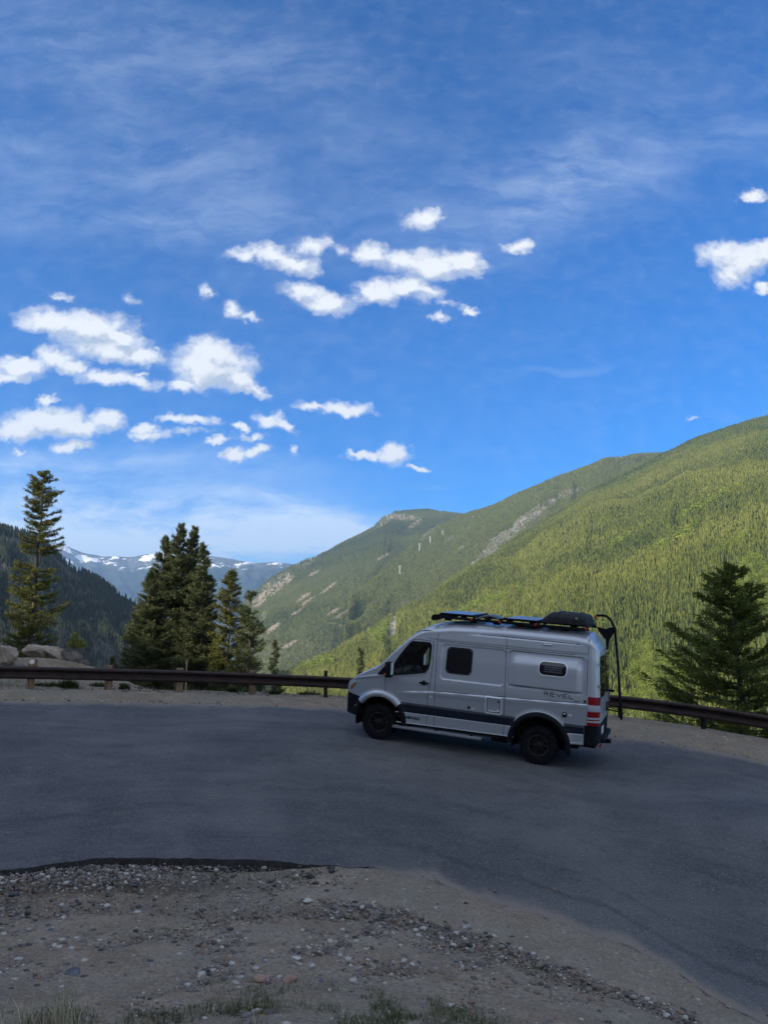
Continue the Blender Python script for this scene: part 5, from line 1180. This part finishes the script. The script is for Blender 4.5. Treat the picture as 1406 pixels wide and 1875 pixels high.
spatch('side_marker', rpoly(-.655, -.60, .69, .72, .01), .01, m_amber)
# REVEL lettering and the wheel drive mark
LT = {'R': [[(0, 0), (0, 1), (.8, 1), (.85, .62), (0, .55)], [(.4, .55), (.9, 0)]], 'E': [[(.9, 1), (.1, 1), (0, .85), (0, .15), (.1, 0), (.9, 0)], [(0, .5), (.8, .5)]], 'V': [[(0, 1), (.48, 0), (.96, 1)]], 'L': [[(0, 1), (0, .1), (.1, 0), (.95, 0)]],
      '4': [[(.65, 0), (.65, 1), (0, .3), (.95, .3)]], 'x': [[(.1, 0), (.8, .7)], [(.1, .7), (.8, 0)]]}
def lettering(name, txt, x0, z0, slope, w, h, gap, sw_, parent=van):
    mb = MB(); x = x0
    for ch in txt:
        for pl in LT[ch]: strip(mb, [(x + a * w, z0 + slope * (x - x0) + c2 * h) for a, c2 in pl], sw_, .003, -1, .02)
        x += w + gap
    return mb.obj(name, m_seam, parent)
lettering('model_lettering', 'REVEL', 3.73, 1.455, -.012, .095, .075, .034, .015)
lettering('drive_lettering', '4x4', 4.345, 1.400, 0, .038, .036, .006, .010)
def fonttext(name, body_, x0, z0, size, parent=van):
    cu = bpy.data.curves.new(name, 'FONT'); cu.body = body_; cu.size = size; cu.extrude = 0.0; cu.offset = .0045; tmp = bpy.data.objects.new('tmp', cu); COL.objects.link(tmp)
    me = bpy.data.meshes.new_from_object(tmp.evaluated_get(bpy.context.evaluated_depsgraph_get())); bpy.data.objects.remove(tmp); bpy.data.curves.remove(cu)
    for v in me.vertices: v.co = SP(x0 + v.co.x * 1.12, z0 + v.co.y, .004)
    me.name = name; return link(name, me, parent, m_seam)
bpy.context.view_layer.update()
fonttext('maker_lettering', 'WINNEBAGO', .475, .570, .075); strip(MB(), [(.44, .635), (.47, .625)], .012, .004).obj('maker_mark', m_seam, van)
# lamps
for side in (-1, 1):
    hl = spatch('headlight', [(-.86, 1.02), (-.70, 1.10), (-.60, 1.235), (-.66, 1.275), (-.80, 1.262), (-.875, 1.17)], .006, m_lens, side); spatch('indicator', [(-.80, 1.03), (-.70, 1.11), (-.62, 1.225), (-.70, 1.20), (-.80, 1.12)], .010, m_amber, side, parent=hl)
    tl = empty('taillight'); tl.parent = van
    for z0, z1, mt, nm in ((1.372, 1.53, m_red, 'red_segment'), (1.238, 1.366, m_lens, 'clear_segment'), (1.120, 1.232, m_red, 'red_segment'), (1.078, 1.114, m_lens, 'clear_segment'), (1.052, 1.073, m_red, 'red_segment'), (1.012, 1.047, m_lens, 'clear_segment'), (.945, 1.007, m_red, 'red_segment')):
        xs_ = list(np.linspace(4.635, 4.80, 8)) + [4.82, 4.835, 4.845, 4.8495]; V = []; zz_ = [z0, z0, (z0 + z1) / 2, z1, z1]; of = [.0, .018, .021, .018, .0]
        for x in xs_:
            ex = .018 * float(sstep(x, 4.76, 4.845))
            for z, o_ in zip(zz_, of): V.append(Vector((x + ex * (o_ > 0), side * (float(Ys(x, z)) + o_), z)))
        ns_ = len(xs_); V += [Vector((4.868, side * (float(Gz(z)) * .875 - .05), z)) for z in zz_]
        F = [(i * 5 + k, i * 5 + k + 1, (i + 1) * 5 + k + 1, (i + 1) * 5 + k) for i in range(ns_) for k in range(4)]; F.append((0, 1, 2, 3, 4))
        if side > 0: F = [f[::-1] for f in F]
        smooth_by_angle(link(nm, pymesh(nm, V, F, True), tl, mt), 40)
# rear doors: glass, gap, handle, plate
def rpt(y, z, o_=0.0): return Vector((4.862 - .05 * max(0, z - 1.5) + .012 * (1 - (y / .87) ** 4) + o_ - .03 * (z > 2.45), y, z))
for s in (-1, 1):
    P = [(y, z) for y, z in rpoly(.10, .74, 1.50, 2.36, .09)]; V = [rpt(s * y, z, -.008) for y, z in P] + [rpt(s * y, z, .004) for y, z in P]; n = len(P)
    F = [(k, (k + 1) % n, n + (k + 1) % n, n + k) for k in range(n)] + [tuple(range(n, 2 * n))]; link('rear_window', pymesh('rear_window', V, F), van, m_glassd)
    for zc in (1.25, 1.75, 2.2): MB().tube([(4.855 - .05 * max(0, zc - 1.5), s * .868, zc - .035), (4.855 - .05 * max(0, zc - 1.5), s * .868, zc + .035)], .018, 8).obj('door_hinge', m_paint, van)
V = []
MB().raw([rpt(-.006, .95, .003), rpt(.006, .95, .003), rpt(.006, 2.42, .003), rpt(-.006, 2.42, .003)], [(0, 1, 2, 3)]).obj('rear_gap', m_seam, van)
MB().quadbox((4.90, .10, 1.22), (.03, .05, .20), None, .01).obj('door_handle', m_black, van)
MB().quadbox((4.885, -.42, .80), (.012, .30, .15), None, .003).obj('number_plate', m_white, van)
MB().quadbox((4.89, .16, .58), (.10, 1.3, .10), None, .02).obj('rear_step', m_black, rbump)
MB().quadbox((4.86, .30, .44), (.20, .09, .09), None, .01).tube([(4.92, .30, .44), (5.0, .30, .44)], .045, 10).obj('tow_hitch', m_black, van)
MB().quadbox((4.885, -.66, .52), (.04, .16, .05), None, .01).obj('reflector', m_red, van)
# mirrors
for side in (-1, 1):
    mr = MB().quadbox((.235, side * 1.12, 1.63), (.15, .22, .35), None, .035).obj('wing_mirror', m_black, van); smooth_by_angle(mr, 45)
    MB().tube([(.06, side * .93, 1.52), (.20, side * 1.08, 1.53)], .035, 8).obj('mirror_arm', m_black, mr)
    MB().quadbox((.313, side * 1.12, 1.66), (.004, .155, .27), None, 0).obj('mirror_glass', m_chrome, mr)
    MB().quadbox((.19, side * 1.234, 1.53), (.05, .006, .06), None, 0).obj('side_repeater', m_amber, mr)
# wheels
def wheel(cx, side):
    w = empty('wheel', (cx, side * .865, .40)); w.parent = van; sg = side
    prof = [(.215, -.10), (.235, -.118), (.30, -.128), (.345, -.122), (.378, -.108), (.395, -.088), (.398, -.05), (.398, .05), (.395, .088), (.378, .108), (.345, .122), (.30, .128), (.235, .118), (.215, .10)]
    ty = MB().lathe(prof, (0, 0, 0), 'y', 64); nl = 30
    for k in range(nl):
        for sgn in (-1, 1):
            a = 2 * math.pi * (k + .25 * sgn) / nl; M = Matrix.Rotation(-a, 3, 'Y')
            ty.quadbox(M @ Vector((.393, sgn * .095, 0)), (.030, .058, .050), M, .004)
            if k % 2 == 0: ty.quadbox(M @ Vector((.352, sgn * .122, 0)), (.045, .010, .040), M, .002)
            ty.quadbox(M @ Vector((.399, sgn * .033, .01)), (.014, .045, .055), M, .003)
    smooth_by_angle(ty.obj('tyre', m_tyre, w, True), 35)
    f = sg; rm = MB().lathe([(.222, f * .055), (.228, f * .118), (.222, f * .132), (.205, f * .130), (.200, f * .10), (.19, f * .085), (.19, -f * .10), (.215, -f * .11)], (0, 0, 0), 'y', 48)
    rm.lathe([(.075, f * .03), (.08, f * .085), (.07, f * .10), (.045, f * .105), (.043, f * .125), (.001, f * .128)], (0, 0, 0), 'y', 32)
    for k in range(10):
        a = 2 * math.pi * k / 10; M = Matrix.Rotation(-a, 3, 'Y'); rm.quadbox(M @ Vector((.135, f * .072, 0)), (.13, .03, .034), M, .006)
    rm.lathe([(.001, f * .01), (.19, f * .01)], (0, 0, 0), 'y', 32)
    smooth_by_angle(rm.obj('rim', m_rim, w, True), 35)
    bo = MB()
    for k in range(20):
        a = 2 * math.pi * k / 20; bo.lathe([(.001, f * .138), (.0062, f * .137), (.0066, f * .129)], (.213 * math.cos(a), 0, .213 * math.sin(a)), 'y', 6)
    bo.obj('rim_bolts', m_boltm, w)
for cx in (0, WB):
    for s in (-1, 1): wheel(cx, s)
# underside, wells, step
ub = MB().quadbox((1.9, 0, .62), (5.1, 1.36, .5), None, .05)
for cx in (0, WB):
    for s in (-1, 1):
        o = len(ub.V); n = 28
        for k in range(n + 1):
            a = math.pi * (-.08 + 1.16 * k / n); x, z = cx + .60 * math.cos(a), .42 + .60 * math.sin(a)
            ub.V += [Vector((x, s * .93, z)), Vector((x, s * .60, z))]
        for k in range(n): ub.F.append((o + 2 * k, o + 2 * k + 1, o + 2 * k + 3, o + 2 * k + 2))
        ub.V.append(Vector((cx, s * .66, .42))); c_ = len(ub.V) - 1
        for k in range(n): ub.F.append((c_, o + 2 * k + 1, o + 2 * k + 3))
for s in (-1, 1): ub.quadbox((1.75, s * .80, .46), (2.4, .26, .10), None, .02)
ub.quadbox((4.4, 0, .6), (.8, 1.5, .3), None, .03)
ub.quadbox((2.75, -.72, .40), (.30, .25, .16), None, .03).tube([(2.62, -.80, .34), (2.95, -.80, .33)], .03, 8)
ub.tube([(WB, -.75, .40), (WB, .75, .40)], .06, 10).tube([(0, -.75, .40), (0, .75, .40)], .06, 10)
ub.obj('underbody', m_matte, van)
for s in (-1, 1):
    stp = MB().quadbox((1.42, s * 1.035, .385), (2.06, .13, .035), None, .014).quadbox((1.42, s * 1.10, .378), (2.06, .012, .05), None, .004).obj('side_step', m_alu, van); smooth_by_angle(stp, 40)
    q = MB()
    for x in (.6, 1.4, 2.2): q.quadbox((x, s * .95, .42), (.05, .18, .05), None, .01)
    q.obj('step_bracket', m_black, stp)
    MB().quadbox((.62, s * .86, .38), (.03, .22, .28), None, .008).obj('mud_flap', m_black, van); MB().quadbox((WB + .62, s * .86, .40), (.03, .22, .32), None, .008).obj('mud_flap', m_black, van)
# cabin
dash = MB().quadbox((.12, 0, 1.38), (.55, 1.6, .34), None, .10).quadbox((.36, -.42, 1.50), (.14, .42, .14), None, .05).obj('dashboard', m_lining, van); smooth_by_angle(dash, 45)
q = MB(); c_ = Vector((.52, -.42, 1.52)); ax1 = Vector((.45, 0, .89)).normalized(); ax2 = Vector((0, 1, 0)); ring = [c_ + (ax1 * math.cos(a) + ax2 * math.sin(a)) * .20 for a in np.linspace(0, 2 * math.pi, 33)]
q.tube(ring, .016, 8, False).tube([c_ - ax1 * .2, c_ + ax1 * .2], .014, 6).tube([c_ - ax2 * .2, c_ + ax2 * .2], .014, 6); q.obj('steering_wheel', m_black, van)
for y in (-.42, .45):
    se = empty('seat', (.98, y, 1.05)); se.parent = van
    smooth_by_angle(MB().quadbox((0, 0, .06), (.52, .50, .18), None, .07).obj('seat_cushion', m_cloth, se), 45)
    smooth_by_angle(MB().quadbox((.30, 0, .42), (.15, .50, .66), Matrix.Rotation(R(12), 3, 'Y'), .07).obj('seat_back', m_cloth, se), 45)
    smooth_by_angle(MB().quadbox((.40, 0, .86), (.10, .26, .20), Matrix.Rotation(R(12), 3, 'Y'), .045).obj('headrest', m_cloth, se), 45)
MB().quadbox((1.62, 0, 1.78), (.03, 1.56, 1.36), None, 0).obj('blackout_sheet', m_matte, van)  # black sheet added to darken the view past the seats
MB().quadbox((.7, 0, 1.0), (1.9, 1.7, .06), None, 0).obj('cabin_floor', m_matte, van)
# aerial
MB().tube([(.80, 0, 2.57), (.74, 0, 2.72)], .007, 5).obj('aerial', m_black, van)
# roof rack with solar panels
rk = empty('roof_rack', (0, 0, 0)); rk.parent = van
for s in (-1, 1):
    rl = MB().quadbox((2.82, s * .66, 2.885), (3.46, .045, .06), None, .012).quadbox((2.82, s * .685, 2.875), (3.46, .012, .03), None, 0).obj('side_rail', m_black, rk)
    q = MB()
    for x in (1.42, 2.02, 2.55, 3.1, 4.05): q.quadbox((x, s * .64, 2.845), (.16, .05, .06), None, .012)
    q.obj('rail_foot', m_black, rk)
    q = MB()
    for x in (1.17, 1.98, 2.62, 3.42, 4.50): q.quadbox((x, s * .688, 2.895), (.05, .02, .05), None, .006)
    q.obj('rail_clamp', m_redp, rk)
    # rounded end plate of the front fairing
    V = []; n = 20
    P = [(1.03, 2.83), (1.06, 2.80), (1.14, 2.80), (1.30, 2.85), (1.36, 2.92), (1.2, 2.945), (1.10, 2.935), (1.04, 2.90)]
    V = [(x, s * .665, z) for x, z in P] + [(x, s * .700, z) for x, z in P]; n = len(P)
    MB().raw(V, [tuple(range(n)), tuple(range(2 * n - 1, n - 1, -1))] + [(k, (k + 1) % n, n + (k + 1) % n, n + k) for k in range(n)]).obj('end_plate', m_black, rk)
fa = MB().tube([(1.085, -.68, 2.87), (1.085, .68, 2.87)], .055, 14).obj('front_fairing', m_black, rk); smooth_by_angle(fa, 40)
q = MB()
for x in (1.24, 2.02, 2.62, 2.80, 3.46, 3.6, 4.5): q.quadbox((x, 0, 2.935), (.05, 1.32, .045), None, .008)
q.obj('cross_bar', m_black, rk)
for x0, x1 in ((1.22, 2.0), (2.72, 3.46)):
    sp_ = MB().quadbox(((x0 + x1) / 2, 0, 2.965), (x1 - x0, 1.30, .035), None, .004).obj('solar_panel', m_black, rk)
    MB().quadbox(((x0 + x1) / 2, 0, 2.985), (x1 - x0 - .05, 1.25, .006), None, 0).obj('solar_cells', m_solar, sp_)
ac = [(2.06 + .58 * k / 14, -.40, 2.93 + .085 * math.sin(math.pi * k / 14)) for k in range(15)]
vc = MB()
o = len(vc.V)
for k, p in enumerate(ac):
    for y in (-.50, -.44, -.10, -.04): vc.V.append(Vector((p[0], y, p[2] - (.03 if y in (-.50, -.04) else 0))))
for k in range(14):
    for j in range(3): vc.F.append((o + k * 4 + j, o + k * 4 + j + 1, o + (k + 1) * 4 + j + 1, o + (k + 1) * 4 + j))
for y in (-.50, -.04): vc.tube([(p[0], y, p[2] - .03) for p in ac], .02, 6)
smooth_by_angle(vc.obj('roof_vent', m_grey2, van), 40)
# black swing-up carrier arm behind the rear doors
ra = empty('rear_carrier', (0, 0, 0)); ra.parent = van; y = .34
smooth_by_angle(MB().tube([(4.58, y, 3.155), (4.72, y, 3.165), (4.79, y, 3.155), (4.86, y, 3.11), (4.91, y, 3.04), (4.985, y, 2.90), (5.0, y, 2.80)], .027, 10).obj('top_arm', m_black, ra), 40)
smooth_by_angle(MB().tube([(4.985, y, 2.92), (5.03, y, 2.5), (5.085, y, 2.08), (5.135, y, 1.55), (5.15, y, 1.43), (5.175, y, 1.2), (5.205, y, .93)], [.026, .025, .024, .026, .026, .026, .02], 10).obj('pole', m_black, ra), 40)
MB().quadbox((5.17, y, 1.16), (.045, .06, .46), Matrix.Rotation(R(-5), 3, 'Y'), .01).obj('sleeve', m_black, ra)
MB().quadbox((4.555, y, 3.12), (.05, .06, .09), None, .012).obj('end_cap', m_redp, ra)
pl = [(4.60, 2.90), (4.78, 2.87), (4.98, 2.95), (5.0, 2.86), (4.93, 2.74), (4.87, 2.62), (4.86, 2.42), (4.83, 2.42), (4.80, 2.66), (4.66, 2.80)]
for yy in (y - .10, y + .04):
    n = len(pl); MB().raw([(a, yy, c2) for a, c2 in pl] + [(a, yy + .03, c2) for a, c2 in pl], [tuple(range(n)), tuple(range(2 * n - 1, n - 1, -1))] + [(k, (k + 1) % n, n + (k + 1) % n, n + k) for k in range(n)]).obj('bracket', m_black, ra)
MB().tube([(4.86, y, 1.12), (5.17, y, 1.09)], .018, 6).tube([(4.86, y + .06, 1.16), (5.17, y, 1.13)], .010, 6).obj('lower_link', m_black, ra)
MB().quadbox((4.94, .55, 1.50), (.13, .08, .05), None, .012).obj('upper_latch', m_black, ra)
# black cargo bag lying on the rack: a thing of its own
bg = MB(); sec = [(3.50, .02, .55), (3.56, .10, .60), (3.68, .20, .62), (3.80, .225, .62), (4.1, .22, .63), (4.4, .205, .62), (4.46, .18, .60), (4.50, .08, .58), (4.51, .02, .55)]
n = 22
for x, h, w in sec:
    for k in range(n):
        a = math.pi * k / (n - 1); cy = math.cos(a); sy = math.sin(a); bg.V.append(Vector((x, math.copysign(abs(cy) ** .35, cy) * w * (1 - .10 * sy), 2.965 + h * abs(sy) ** .4 * (1 + .04 * math.sin(x * 23 + k)))))
for i in range(len(sec) - 1):
    for k in range(n - 1): bg.F.append((i * n + k, i * n + k + 1, (i + 1) * n + k + 1, (i + 1) * n + k))
    bg.F.append((i * n + n - 1, i * n, (i + 1) * n, (i + 1) * n + n - 1))
bg.F.append(tuple(range(n))); bg.F.append(tuple(range((len(sec) - 1) * n + n - 1, (len(sec) - 1) * n - 1, -1)))
m_bag, t, b = material('bag_fabric', (.012, .013, .016), .75, spec=.3); bump(t, b, t.noise(objco(t), 7, 4, .6), .8, .03)
cb = empty('cargo_bag', VAN_LOC, VAN_ROT); tag(cb, 'black soft cargo bag strapped on the rear of the van roof rack', 'cargo bag')
smooth_by_angle(bg.obj('shell', m_bag, cb), 45)
q = MB()
for x in (3.86, 4.28): q.tube([(x, .64 * math.copysign(abs(math.cos(a)) ** .35, math.cos(a)), 2.965 + .232 * abs(math.sin(a)) ** .4) for a in np.linspace(0, math.pi, 23)], .011, 5)
q.obj('strap', m_seam, cb); MB().quadbox((4.28, -.64, 3.10), (.05, .012, .05), None, .004).obj('buckle', m_boltm, cb)
